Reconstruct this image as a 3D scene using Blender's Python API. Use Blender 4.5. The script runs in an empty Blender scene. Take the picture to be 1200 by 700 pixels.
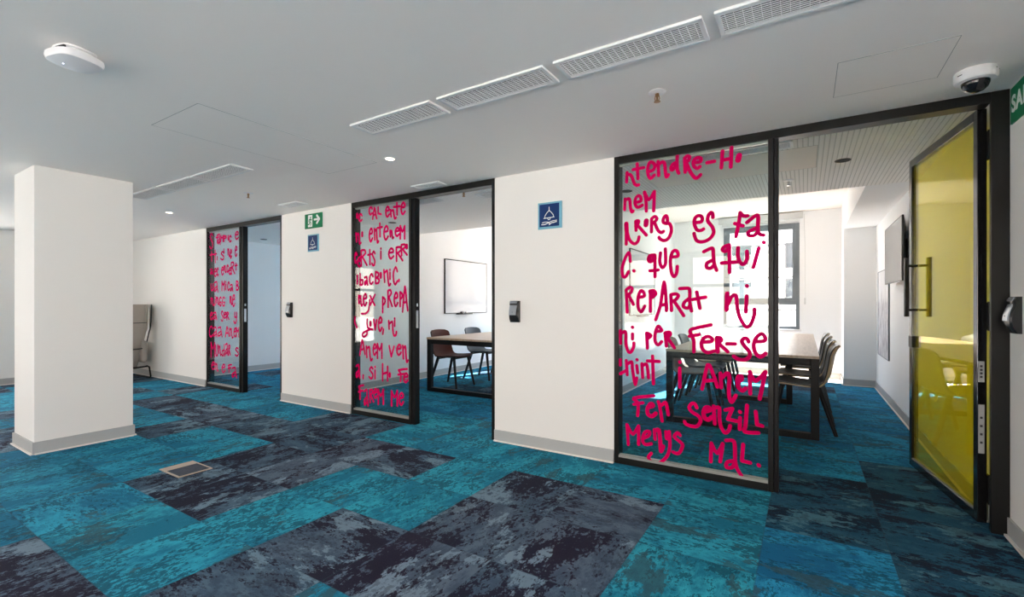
import bpy, bmesh, math, random
from mathutils import Vector, Matrix
random.seed(7)
PI = math.pi
SC = bpy.context.scene
COL = SC.collection

# ------------------------------------------------------------------ camera
H = 2.355                      # corridor ceiling height
cam_d = bpy.data.cameras.new('camera'); cam_d.sensor_width = 36.0
cam_d.lens = 36.0 * 547.7 / 1200.0; cam_d.shift_y = 7.0 / 1200.0
cam_d.clip_start = 0.02
cam = bpy.data.objects.new('camera', cam_d); COL.objects.link(cam)
cam.location = (0, -3.468, 1.22); cam.rotation_euler = (PI / 2, 0, math.radians(32.13))
SC.camera = cam
# ------------------------------------------------------------------ view, world, sun
SC.view_settings.view_transform = 'Standard'; SC.view_settings.look = 'None'
SC.view_settings.gamma = 1.0; SC.view_settings.use_curve_mapping = False
SC.view_settings.exposure = 0.80
SC.cycles.max_bounces = 14; SC.cycles.diffuse_bounces = 8; SC.cycles.glossy_bounces = 4
SC.cycles.transparent_max_bounces = 24; SC.cycles.sample_clamp_indirect = 6.0
SC.cycles.use_denoising = True
SKY = 6.0
w = bpy.data.worlds.new('daylight'); SC.world = w; w.use_nodes = True
nt = w.node_tree; nt.nodes.clear()
wo = nt.nodes.new('ShaderNodeOutputWorld'); bg = nt.nodes.new('ShaderNodeBackground')
tc = nt.nodes.new('ShaderNodeTexCoord'); sx = nt.nodes.new('ShaderNodeSeparateXYZ')
rp = nt.nodes.new('ShaderNodeValToRGB'); mr = nt.nodes.new('ShaderNodeMapRange')
mr.inputs['From Min'].default_value = -0.25; mr.inputs['From Max'].default_value = 0.6
nt.links.new(tc.outputs['Generated'], sx.inputs[0]); nt.links.new(sx.outputs['Z'], mr.inputs[0])
nt.links.new(mr.outputs[0], rp.inputs[0]); 
mxw = nt.nodes.new('ShaderNodeMix'); mxw.data_type = 'RGBA'; mxw.blend_type = 'MULTIPLY'; mry = nt.nodes.new('ShaderNodeMapRange')
mxm = nt.nodes.new('ShaderNodeMix'); mxm.data_type = 'RGBA'; mxm.blend_type = 'MULTIPLY'; mxm.inputs[0].default_value = 1.0
mry.inputs['From Min'].default_value = -0.3; mry.inputs['From Max'].default_value = 0.3          # the sunny half of the sky is brighter and cooler
nt.links.new(sx.outputs['Y'], mry.inputs[0]); nt.links.new(mry.outputs[0], mxw.inputs[0]); nt.links.new(mxw.outputs[2], mxm.inputs[7])
mxw.blend_type = 'MIX'; mxw.inputs[6].default_value = (0.80, 0.705, 0.66, 1); mxw.inputs[7].default_value = (1.08, 1.17, 1.34, 1)
nt.links.new(rp.outputs[0], mxm.inputs[6]); nt.links.new(mxm.outputs[2], bg.inputs[0]); nt.links.new(bg.outputs[0], wo.inputs[0])
e = rp.color_ramp.elements
e[0].position = 0.22; e[0].color = (0.84, 0.76, 0.655, 1)
e[1].position = 0.36; e[1].color = (1.0, 0.965, 0.90, 1)
k = e.new(1.0); k.color = (0.93, 0.95, 1.0, 1)
bg.inputs['Strength'].default_value = SKY
sun_d = bpy.data.lights.new('sun', 'SUN'); sun_d.energy = 32.0; sun_d.angle = math.radians(0.6); sun_d.color = (1.0, 0.97, 0.94)
sun = bpy.data.objects.new('sun', sun_d); COL.objects.link(sun)
sun.rotation_euler = Vector((-0.50, -2.4, -1.9)).to_track_quat('-Z', 'Y').to_euler()

# windows of the building and openings added for light: (axis wall, a0, a1, z0, z1); light portals sit in each of them
WIN_BACK = [(-9.6, -8.0), (-4.4, -2.8), (-2.1, -0.1), (0.2, 2.2), (2.5, 4.5)]        # on y = -7.0; rightmost pair added to brighten the corridor
WINS_LEFT = [(-6.1, -4.7), (-3.4, -1.9)]; WIN_END_ADDED = (-6.4, -2.6)                                                     # left ones on x = -10.27; end one unseen, added to light the ceiling
WIN_ROOM = [(-1.26, -0.085, 0.80, 2.60), (-4.6, -2.9, 0.80, 2.60), (-7.9, -6.5, 0.80, 2.60)]   # on y = 5.75
WZ0, WZ1 = 0.15, 2.28
def portal(name, loc, rot, sx_, sy_):
    d = bpy.data.lights.new(name, 'AREA'); d.shape = 'RECTANGLE'; d.size = sx_; d.size_y = sy_
    d.cycles.is_portal = True
    o = bpy.data.objects.new(name, d); COL.objects.link(o); o.location = loc; o.rotation_euler = rot
for a, b in WIN_BACK: portal('window_daylight', ((a + b) / 2, -7.08, (WZ0 + WZ1) / 2), (PI / 2, 0, 0), b - a, WZ1 - WZ0)
for a, b in WINS_LEFT: portal('window_daylight', (-10.34, (a + b) / 2, (WZ0 + WZ1) / 2), (PI / 2, 0, -PI / 2), b - a, WZ1 - WZ0)
portal('window_daylight', (5.08, sum(WIN_END_ADDED) / 2, (WZ0 + WZ1) / 2), (PI / 2, 0, PI / 2), WIN_END_ADDED[1] - WIN_END_ADDED[0], WZ1 - WZ0)  # daylight through the added right end opening
for a, b, c, d_ in WIN_ROOM: portal('window_daylight', ((a + b) / 2, 5.82, (c + d_) / 2), (PI / 2, 0, PI), b - a, d_ - c)

# ------------------------------------------------------------------ materials
def mat(name, col, rough=0.6, metal=0.0, spec=0.5, bump=0.0, bscale=60.0, var=0.0, vscale=3.0, emit=None, trans=0.0):
    m = bpy.data.materials.new(name); m.use_nodes = True
    t = m.node_tree; p = t.nodes['Principled BSDF']
    p.inputs['Base Color'].default_value = (*col, 1); p.inputs['Roughness'].default_value = rough
    p.inputs['Metallic'].default_value = metal; p.inputs['Specular IOR Level'].default_value = spec
    if bump or var:
        c = t.nodes.new('ShaderNodeTexCoord')
    if var:
        n = t.nodes.new('ShaderNodeTexNoise'); n.inputs['Scale'].default_value = vscale; n.inputs['Detail'].default_value = 6
        mx = t.nodes.new('ShaderNodeMix'); mx.data_type = 'RGBA'
        mx.inputs[6].default_value = (*[x * (1 - var) for x in col], 1); mx.inputs[7].default_value = (*[min(1, x * (1 + var)) for x in col], 1)
        t.links.new(c.outputs['Object'], n.inputs['Vector']); t.links.new(n.outputs[0], mx.inputs[0]); t.links.new(mx.outputs[2], p.inputs['Base Color'])
    if bump:
        n = t.nodes.new('ShaderNodeTexNoise'); n.inputs['Scale'].default_value = bscale; n.inputs['Detail'].default_value = 4
        b = t.nodes.new('ShaderNodeBump'); b.inputs['Strength'].default_value = bump; b.inputs['Distance'].default_value = 0.002
        t.links.new(c.outputs['Object'], n.inputs['Vector']); t.links.new(n.outputs[0], b.inputs['Height']); t.links.new(b.outputs[0], p.inputs['Normal'])
    if emit:
        p.inputs['Emission Color'].default_value = (*emit[0], 1); p.inputs['Emission Strength'].default_value = emit[1]
    return m
M = {}
M['wall'] = mat('wall_paint', (0.80, 0.785, 0.76), 0.75, bump=0.08, bscale=180, var=0.012, vscale=1.5)
M['wall_room'] = mat('meeting_room_wall_paint', (0.855, 0.88, 0.90), 0.7, bump=0.08, bscale=180, var=0.012, vscale=1.5)
M['ceil'] = mat('ceiling_paint', (0.875, 0.83, 0.795), 0.85, bump=0.06, bscale=150, var=0.015, vscale=0.9)
M['base'] = mat('baseboard_grey', (0.41, 0.42, 0.42), 0.5, var=0.03, vscale=8)
M['lip'] = mat('baseboard_foot', (0.78, 0.74, 0.70), 0.5, var=0.03, vscale=20)
M['door_frame'] = mat('anthracite_door_frame', (0.010, 0.0105, 0.0115), 0.16, spec=0.9, var=0.08, vscale=6)
M['frame'] = mat('anthracite_frame', (0.0060, 0.0061, 0.0058), 0.36, spec=0.28, bump=0.02, bscale=300, var=0.08, vscale=6)
M['black'] = mat('black_metal', (0.006, 0.006, 0.007), 0.42, spec=0.2, bump=0.03, bscale=200, var=0.1, vscale=12)
M['bead'] = mat('glazing_bead', (0.45, 0.44, 0.41), 0.35, metal=0.6, var=0.05, vscale=20)
M['grille'] = mat('white_grille_metal', (0.72, 0.73, 0.74), 0.4, var=0.03, vscale=15)
M['dark'] = mat('dark_void', (0.03, 0.032, 0.035), 0.9, var=0.1, vscale=10)
M['seam'] = mat('hatch_seam', (0.34, 0.34, 0.33), 0.8, var=0.1, vscale=10)
M['white_plastic'] = mat('white_plastic', (0.74, 0.74, 0.76), 0.35, bump=0.02, bscale=300, var=0.02, vscale=10)
M['dome'] = mat('smoked_dome', (0.012, 0.012, 0.016), 0.06, var=0.1, vscale=10)
M['chrome'] = mat('chrome', (0.75, 0.76, 0.78), 0.15, metal=1.0, var=0.03, vscale=30)
M['brass'] = mat('brass', (0.42, 0.26, 0.14), 0.3, metal=0.9, var=0.1, vscale=40)
M['lamp'] = mat('downlight_lens', (0.9, 0.85, 0.75), 0.4, emit=((1.0, 0.80, 0.55), 9.0), var=0.02, vscale=30)
M['green'] = mat('sign_green', (0.002, 0.17, 0.068), 0.55, spec=0.15, var=0.04, vscale=20)
M['sign_white'] = mat('sign_white', (0.75, 0.78, 0.76), 0.5, var=0.02, vscale=20)
M['navy'] = mat('sign_navy', (0.008, 0.035, 0.14), 0.5, spec=0.15, var=0.05, vscale=20)
M['sky_blue'] = mat('sign_light_blue', (0.17, 0.42, 0.55), 0.45, spec=0.3, var=0.04, vscale=15)
M['reader_grey'] = mat('reader_grey', (0.30, 0.33, 0.37), 0.3, metal=0.3, var=0.05, vscale=20)
M['reader_black'] = mat('reader_black', (0.012, 0.013, 0.015), 0.25, var=0.1, vscale=20)
M['box_metal'] = mat('floor_box_metal', (0.47, 0.38, 0.31), 0.4, metal=0.35, var=0.08, vscale=30)
M['box_carpet'] = mat('floor_box_carpet', (0.05, 0.065, 0.095), 0.95, bump=0.6, bscale=300, var=0.45, vscale=25)
M['fabric'] = mat('grey_wool', (0.37, 0.33, 0.295), 0.95, bump=0.5, bscale=500, var=0.22, vscale=220)
M['piping'] = mat('dark_piping', (0.02, 0.02, 0.022), 0.7, var=0.1, vscale=50)
M['tan'] = mat('tan_plywood', (0.40, 0.30, 0.175), 0.45, var=0.12, vscale=14)
M['shell_black'] = mat('black_shell', (0.012, 0.013, 0.015), 0.4, var=0.1, vscale=20)
M['pad_brown'] = mat('brown_leather', (0.072, 0.022, 0.018), 0.55, spec=0.12, bump=0.08, bscale=220, var=0.1, vscale=10)
M['pad_blue'] = mat('blue_grey_leather', (0.06, 0.085, 0.11), 0.45, spec=0.2, bump=0.08, bscale=220, var=0.1, vscale=10)
M['pad_light'] = mat('light_grey_pad', (0.36, 0.37, 0.37), 0.5, bump=0.08, bscale=220, var=0.08, vscale=10)
M['pad_taupe'] = mat('taupe_pad', (0.24, 0.17, 0.15), 0.45, bump=0.08, bscale=220, var=0.08, vscale=10)
M['pad_black'] = mat('black_pad', (0.016, 0.017, 0.02), 0.4, bump=0.08, bscale=220, var=0.1, vscale=10)
M['grey_frame'] = mat('grey_aluminium', (0.15, 0.18, 0.205), 0.4, metal=0.2, var=0.04, vscale=12)
M['blind'] = mat('blind_cassette', (0.62, 0.65, 0.66), 0.45, var=0.03, vscale=20)
M['tv'] = mat('tv_screen', (0.02, 0.021, 0.023), 0.12, spec=0.9, var=0.05, vscale=10)
M['whiteboard'] = mat('whiteboard_enamel', (0.64, 0.67, 0.72), 0.12, var=0.01, vscale=6)
M['facade'] = mat('facade_render', (0.82, 0.82, 0.80), 0.85, bump=0.1, bscale=40, var=0.03, vscale=3)
M['facade_glass'] = mat('facade_window_glass', (0.035, 0.045, 0.055), 0.15, var=0.2, vscale=2)
M['facade_grey'] = mat('facade_groove', (0.055, 0.06, 0.065), 0.7, var=0.05, vscale=6)
M['label'] = mat('grey_sticker', (0.42, 0.43, 0.42), 0.5, var=0.05, vscale=60)
M['outside'] = mat('pale_paving', (0.72, 0.675, 0.60), 0.9, var=0.1, vscale=2)

def wood():
    m = bpy.data.materials.new('light_oak'); m.use_nodes = True; t = m.node_tree; p = t.nodes['Principled BSDF']
    c = t.nodes.new('ShaderNodeTexCoord'); mp = t.nodes.new('ShaderNodeMapping'); mp.inputs['Scale'].default_value = (14, 1.2, 8)
    n = t.nodes.new('ShaderNodeTexNoise'); n.inputs['Scale'].default_value = 3; n.inputs['Detail'].default_value = 8; n.inputs['Distortion'].default_value = 0.6
    r = t.nodes.new('ShaderNodeValToRGB'); r.color_ramp.elements[0].position = 0.3; r.color_ramp.elements[0].color = (0.40, 0.29, 0.20, 1)
    r.color_ramp.elements[1].position = 0.7; r.color_ramp.elements[1].color = (0.56, 0.44, 0.33, 1)
    t.links.new(c.outputs['Object'], mp.inputs[0]); t.links.new(mp.outputs[0], n.inputs['Vector']); t.links.new(n.outputs[0], r.inputs[0]); t.links.new(r.outputs[0], p.inputs['Base Color'])
    p.inputs['Roughness'].default_value = 0.32
    return m
M['oak'] = wood()

def glass(name, tint, ior=1.5, refl=1.0):
    m = bpy.data.materials.new(name); m.use_nodes = True; t = m.node_tree; t.nodes.clear()
    o = t.nodes.new('ShaderNodeOutputMaterial'); mx = t.nodes.new('ShaderNodeMixShader')
    tr = t.nodes.new('ShaderNodeBsdfTransparent'); gl = t.nodes.new('ShaderNodeBsdfGlossy')
    n = t.nodes.new('ShaderNodeTexNoise'); n.inputs['Scale'].default_value = 0.8; c = t.nodes.new('ShaderNodeTexCoord')
    b = t.nodes.new('ShaderNodeBump'); b.inputs['Strength'].default_value = 0.02; b.inputs['Distance'].default_value = 0.01
    t.links.new(c.outputs['Object'], n.inputs['Vector']); t.links.new(n.outputs[0], b.inputs['Height']); t.links.new(b.outputs[0], gl.inputs['Normal'])
    tr.inputs[0].default_value = (*tint, 1); gl.inputs[0].default_value = (refl, refl, refl, 1); gl.inputs['Roughness'].default_value = 0.0
    ge = t.nodes.new('ShaderNodeNewGeometry'); dt = t.nodes.new('ShaderNodeVectorMath'); dt.operation = 'DOT_PRODUCT'
    t.links.new(ge.outputs['Normal'], dt.inputs[0]); t.links.new(ge.outputs['Incoming'], dt.inputs[1])
    def ma(op, x, y):
        q = t.nodes.new('ShaderNodeMath'); q.operation = op; q.use_clamp = op != 'POWER'
        for i_, v in enumerate((x, y)):
            if isinstance(v, float): q.inputs[i_].default_value = v
            elif v is not None: t.links.new(v, q.inputs[i_])
        return q.outputs[0]
    f0 = ((ior - 1) / (ior + 1)) ** 2                        # Schlick reflectance, the same from both sides
    cs = ma('ABSOLUTE', dt.outputs['Value'], None); pw = ma('POWER', ma('SUBTRACT', 1.0, cs), 5.0)
    fo_ = ma('ADD', ma('MULTIPLY', pw, 1.0 - f0), f0)
    t.links.new(fo_, mx.inputs[0]); t.links.new(tr.outputs[0], mx.inputs[1]); t.links.new(gl.outputs[0], mx.inputs[2]); t.links.new(mx.outputs[0], o.inputs[0])
    return m
M['glass'] = glass('partition_glass', (0.90, 0.955, 0.95))
M['clear'] = glass('window_glass', (0.99, 0.995, 0.99), 1.3)
M['yellow_glass'] = glass('yellow_film_glass', (0.985, 0.93, 0.26))
def film(m, col, f):                        # the coloured film scatters a little light of its own colour
    t = m.node_tree; o = [x for x in t.nodes if x.type == 'OUTPUT_MATERIAL'][0]; old = o.inputs[0].links[0].from_socket
    mx = t.nodes.new('ShaderNodeMixShader'); mx.inputs[0].default_value = f
    d1 = t.nodes.new('ShaderNodeBsdfDiffuse'); d1.inputs[0].default_value = (*col, 1); d2 = t.nodes.new('ShaderNodeBsdfTranslucent'); d2.inputs[0].default_value = (*col, 1)
    m2 = t.nodes.new('ShaderNodeMixShader'); t.links.new(d1.outputs[0], m2.inputs[1]); t.links.new(d2.outputs[0], m2.inputs[2])
    t.links.new(old, mx.inputs[1]); t.links.new(m2.outputs[0], mx.inputs[2]); t.links.new(mx.outputs[0], o.inputs[0])
film(M['yellow_glass'], (0.99, 0.86, 0.04), 0.17)

def vinyl():
    m = bpy.data.materials.new('pink_vinyl'); m.use_nodes = True; t = m.node_tree; p = t.nodes['Principled BSDF']
    o = t.nodes['Material Output']; mx = t.nodes.new('ShaderNodeMixShader'); mx.inputs[0].default_value = 0.22
    tl = t.nodes.new('ShaderNodeBsdfTranslucent'); tl.inputs[0].default_value = (0.70, 0.004, 0.12, 1)
    c = t.nodes.new('ShaderNodeTexCoord'); n = t.nodes.new('ShaderNodeTexNoise'); n.inputs['Scale'].default_value = 30
    r = t.nodes.new('ShaderNodeValToRGB'); r.color_ramp.elements[0].color = (0.61, 0.001, 0.094, 1); r.color_ramp.elements[1].color = (0.70, 0.0015, 0.118, 1)
    t.links.new(c.outputs['Object'], n.inputs['Vector']); t.links.new(n.outputs[0], r.inputs[0]); t.links.new(r.outputs[0], p.inputs['Base Color'])
    p.inputs['Roughness'].default_value = 0.6; p.inputs['Specular IOR Level'].default_value = 0.0
    t.links.new(p.outputs[0], mx.inputs[1]); t.links.new(tl.outputs[0], mx.inputs[2]); t.links.new(mx.outputs[0], o.inputs[0])
    return m
M['vinyl'] = vinyl()

class NT:                                   # small node helper
    def __init__(s, m): s.t = m.node_tree
    def n(s, ty, **kw):
        x = s.t.nodes.new(ty)
        for a, b in kw.items(): setattr(x, a, b)
        return x
    def l(s, a, b): s.t.links.new(a, b)
    def math(s, op, a, b=None, c=None):
        x = s.n('ShaderNodeMath', operation=op)
        for i, v in enumerate((a, b, c)):
            if v is None: continue
            if isinstance(v, (int, float)): x.inputs[i].default_value = v
            else: s.l(v, x.inputs[i])
        return x.outputs[0]
    def mixc(s, f, a, b):
        x = s.n('ShaderNodeMix', data_type='RGBA')
        for i, v in ((0, f), (6, a), (7, b)):
            if isinstance(v, tuple): x.inputs[i].default_value = (*v, 1)
            elif isinstance(v, (int, float)): x.inputs[i].default_value = v
            else: s.l(v, x.inputs[i])
        return x.outputs[2]
    def noise(s, vec, scale, detail=6, rough=0.6, dist=0.0):
        x = s.n('ShaderNodeTexNoise'); x.inputs['Scale'].default_value = scale; x.inputs['Detail'].default_value = detail
        x.inputs['Roughness'].default_value = rough; x.inputs['Distortion'].default_value = dist; s.l(vec, x.inputs['Vector']); return x.outputs[0]
    def step(s, v, a, b):
        x = s.n('ShaderNodeMapRange', interpolation_type='SMOOTHSTEP'); x.inputs[1].default_value = a; x.inputs[2].default_value = b; s.l(v, x.inputs[0]); return x.outputs[0]

def carpet():
    m = bpy.data.materials.new('carpet_tiles'); m.use_nodes = True; g = NT(m); p = m.node_tree.nodes['Principled BSDF']
    c = g.n('ShaderNodeTexCoord').outputs['Object']
    tone = g.n('ShaderNodeAttribute', attribute_name='tone').outputs['Fac']
    ax = g.n('ShaderNodeAttribute', attribute_name='turn').outputs['Fac']
    seed = g.n('ShaderNodeAttribute', attribute_name='seed').outputs['Vector']
    m1 = g.n('ShaderNodeMapping'); m1.inputs['Scale'].default_value = (1.7, 0.9, 1); g.l(c, m1.inputs[0])
    m2 = g.n('ShaderNodeMapping'); m2.inputs['Scale'].default_value = (0.9, 1.7, 1); g.l(c, m2.inputs[0])
    vx = g.n('ShaderNodeMix', data_type='VECTOR'); g.l(ax, vx.inputs[0]); g.l(m1.outputs[0], vx.inputs[4]); g.l(m2.outputs[0], vx.inputs[5])
    ad = g.n('ShaderNodeVectorMath', operation='ADD'); g.l(vx.outputs[1], ad.inputs[0]); g.l(seed, ad.inputs[1])
    v = ad.outputs[0]
    ad2 = g.n('ShaderNodeVectorMath', operation='ADD'); g.l(v, ad2.inputs[0]); ad2.inputs[1].default_value = (31.7, 11.3, 5.1); v2 = ad2.outputs[0]
    ad3 = g.n('ShaderNodeVectorMath', operation='ADD'); g.l(v, ad3.inputs[0]); ad3.inputs[1].default_value = (71.7, -41.3, 15.1); v3 = ad3.outputs[0]
    blue = g.n('ShaderNodeAttribute', attribute_name='blue').outputs['Fac']
    fine = g.noise(c, 150, 2, 0.7); fineb = g.noise(v2, 13, 5, 0.8); finec = g.noise(v3, 34, 4, 0.75)
    rag = g.math('MULTIPLY', g.math('SUBTRACT', fineb, 0.5), 0.75)
    a = g.math('ADD', g.noise(v, 2.1, 4, 0.6), rag)
    b = g.math('ADD', g.noise(v2, 2.5, 4, 0.6), g.math('MULTIPLY', g.math('SUBTRACT', g.noise(v, 13, 5, 0.8), 0.5), 0.5))
    d = g.math('ADD', g.noise(v3, 6.5, 6, 0.75), g.math('MULTIPLY', rag, 0.6))
    speck = g.math('MULTIPLY', g.step(g.math('ADD', finec, g.math('MULTIPLY', g.math('SUBTRACT', g.noise(v, 4.2, 4, 0.6), 0.5), 0.85)), 0.535, 0.56), 0.78)
    # teal tiles
    t0 = g.mixc(g.step(a, 0.36, 0.66), g.mixc(blue, (0.010, 0.165, 0.265), (0.008, 0.135, 0.290)), g.mixc(blue, (0.032, 0.385, 0.525), (0.022, 0.310, 0.545)))
    t1 = g.mixc(speck, t0, (0.006, 0.062, 0.105))
    t2 = g.mixc(g.math('MULTIPLY', g.step(b, 0.60, 0.615), 0.75), t1, (0.036, 0.095, 0.120))
    # slate and navy tiles, some of them bluer
    n0 = g.mixc(g.step(d, 0.38, 0.62), g.mixc(blue, (0.062, 0.092, 0.140), (0.012, 0.070, 0.130)), g.mixc(blue, (0.105, 0.150, 0.210), (0.022, 0.105, 0.170)))
    n1 = g.mixc(g.step(g.math('ADD', a, g.math('MULTIPLY', g.math('SUBTRACT', finec, 0.5), 0.55)), 0.505, 0.52), n0, g.mixc(blue, (0.020, 0.017, 0.036), (0.005, 0.020, 0.045)))
    n2 = g.mixc(g.math('MULTIPLY', g.step(b, 0.575, 0.59), 0.95), n1, g.mixc(blue, (0.190, 0.265, 0.345), (0.065, 0.185, 0.250)))
    n2 = g.mixc(g.math('MULTIPLY', speck, 0.55), n2, (0.016, 0.016, 0.034))
    tn = g.step(tone, 0.35, 0.65)
    ttw = g.math('ADD', tone, g.math('MULTIPLY', g.math('SUBTRACT', g.noise(v3, 1.6, 6, 0.6), 0.5), 1.3))
    col = g.mixc(g.step(g.math('ADD', ttw, rag), 0.40, 0.60), n2, t2)
    # faint seams between tiles
    sp = g.n('ShaderNodeSeparateXYZ'); g.l(c, sp.inputs[0])
    def edge(o, off):
        f = g.math('FRACT', g.math('DIVIDE', g.math('ADD', o, off), 0.54)); f = g.math('ABSOLUTE', g.math('SUBTRACT', f, 0.5)); return g.step(f, 0.489, 0.497)
    sm = g.math('MAXIMUM', edge(sp.outputs[0], 54.0 - 0.352), edge(sp.outputs[1], 54.0 + 0.555))
    col = g.mixc(g.math('MULTIPLY', sm, 0.28), col, (0.03, 0.06, 0.09))
    g.l(col, p.inputs['Base Color']); p.inputs['Roughness'].default_value = 0.95; p.inputs['Specular IOR Level'].default_value = 0.15
    bm_ = g.n('ShaderNodeBump'); bm_.inputs['Strength'].default_value = 0.5; bm_.inputs['Distance'].default_value = 0.004
    g.l(g.math('ADD', g.noise(c, 320, 2), fine), bm_.inputs['Height']); g.l(bm_.outputs[0], p.inputs['Normal'])
    return m
M['carpet'] = carpet()

def grooved():
    m = bpy.data.materials.new('grooved_acoustic_ceiling'); m.use_nodes = True; g = NT(m); p = m.node_tree.nodes['Principled BSDF']
    c = g.n('ShaderNodeTexCoord').outputs['Object']; sp = g.n('ShaderNodeSeparateXYZ'); g.l(c, sp.inputs[0])
    f = g.math('FRACT', g.math('DIVIDE', g.math('ADD', sp.outputs[0], 32.0), 0.032))
    ln = g.step(g.math('ABSOLUTE', g.math('SUBTRACT', f, 0.5)), 0.13, 0.09)
    f2 = g.math('FRACT', g.math('DIVIDE', g.math('ADD', sp.outputs[1], 32.0), 0.016))
    ln2 = g.step(g.math('ABSOLUTE', g.math('SUBTRACT', f2, 0.5)), 0.40, 0.34)
    col = g.mixc(g.math('MULTIPLY', ln, g.math('ADD', 0.55, g.math('MULTIPLY', ln2, 0.45))), (0.90, 0.90, 0.89), (0.58, 0.59, 0.58))
    g.l(col, p.inputs['Base Color']); p.inputs['Roughness'].default_value = 0.8
    return m
M['grooved'] = grooved()

def skyline():
    m = bpy.data.materials.new('skyline_print'); m.use_nodes = True; g = NT(m); p = m.node_tree.nodes['Principled BSDF']
    c = g.n('ShaderNodeTexCoord').outputs['Object']; sp = g.n('ShaderNodeSeparateXYZ'); g.l(c, sp.inputs[0])
    cb = g.n('ShaderNodeCombineXYZ'); g.l(g.math('MULTIPLY', sp.outputs[1], 1.0), cb.inputs[0])
    tower = g.noise(cb.outputs[0], 11, 2, 0.6)
    mp = g.n('ShaderNodeMapping'); mp.inputs['Scale'].default_value = (1, 18, 3); g.l(c, mp.inputs[0])
    streak = g.noise(mp.outputs[0], 1.6, 5, 0.6)
    top = g.math('ADD', 0.80, g.math('MULTIPLY', tower, 1.05))
    inside = g.step(g.math('SUBTRACT', top, sp.outputs[2]), 0.0, 0.08)
    col = g.mixc(g.math('MULTIPLY', inside, g.step(streak, 0.38, 0.62)), (0.66, 0.67, 0.69), (0.22, 0.21, 0.25))
    g.l(col, p.inputs['Base Color']); p.inputs['Roughness'].default_value = 0.5
    return m
M['poster'] = skyline()

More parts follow.
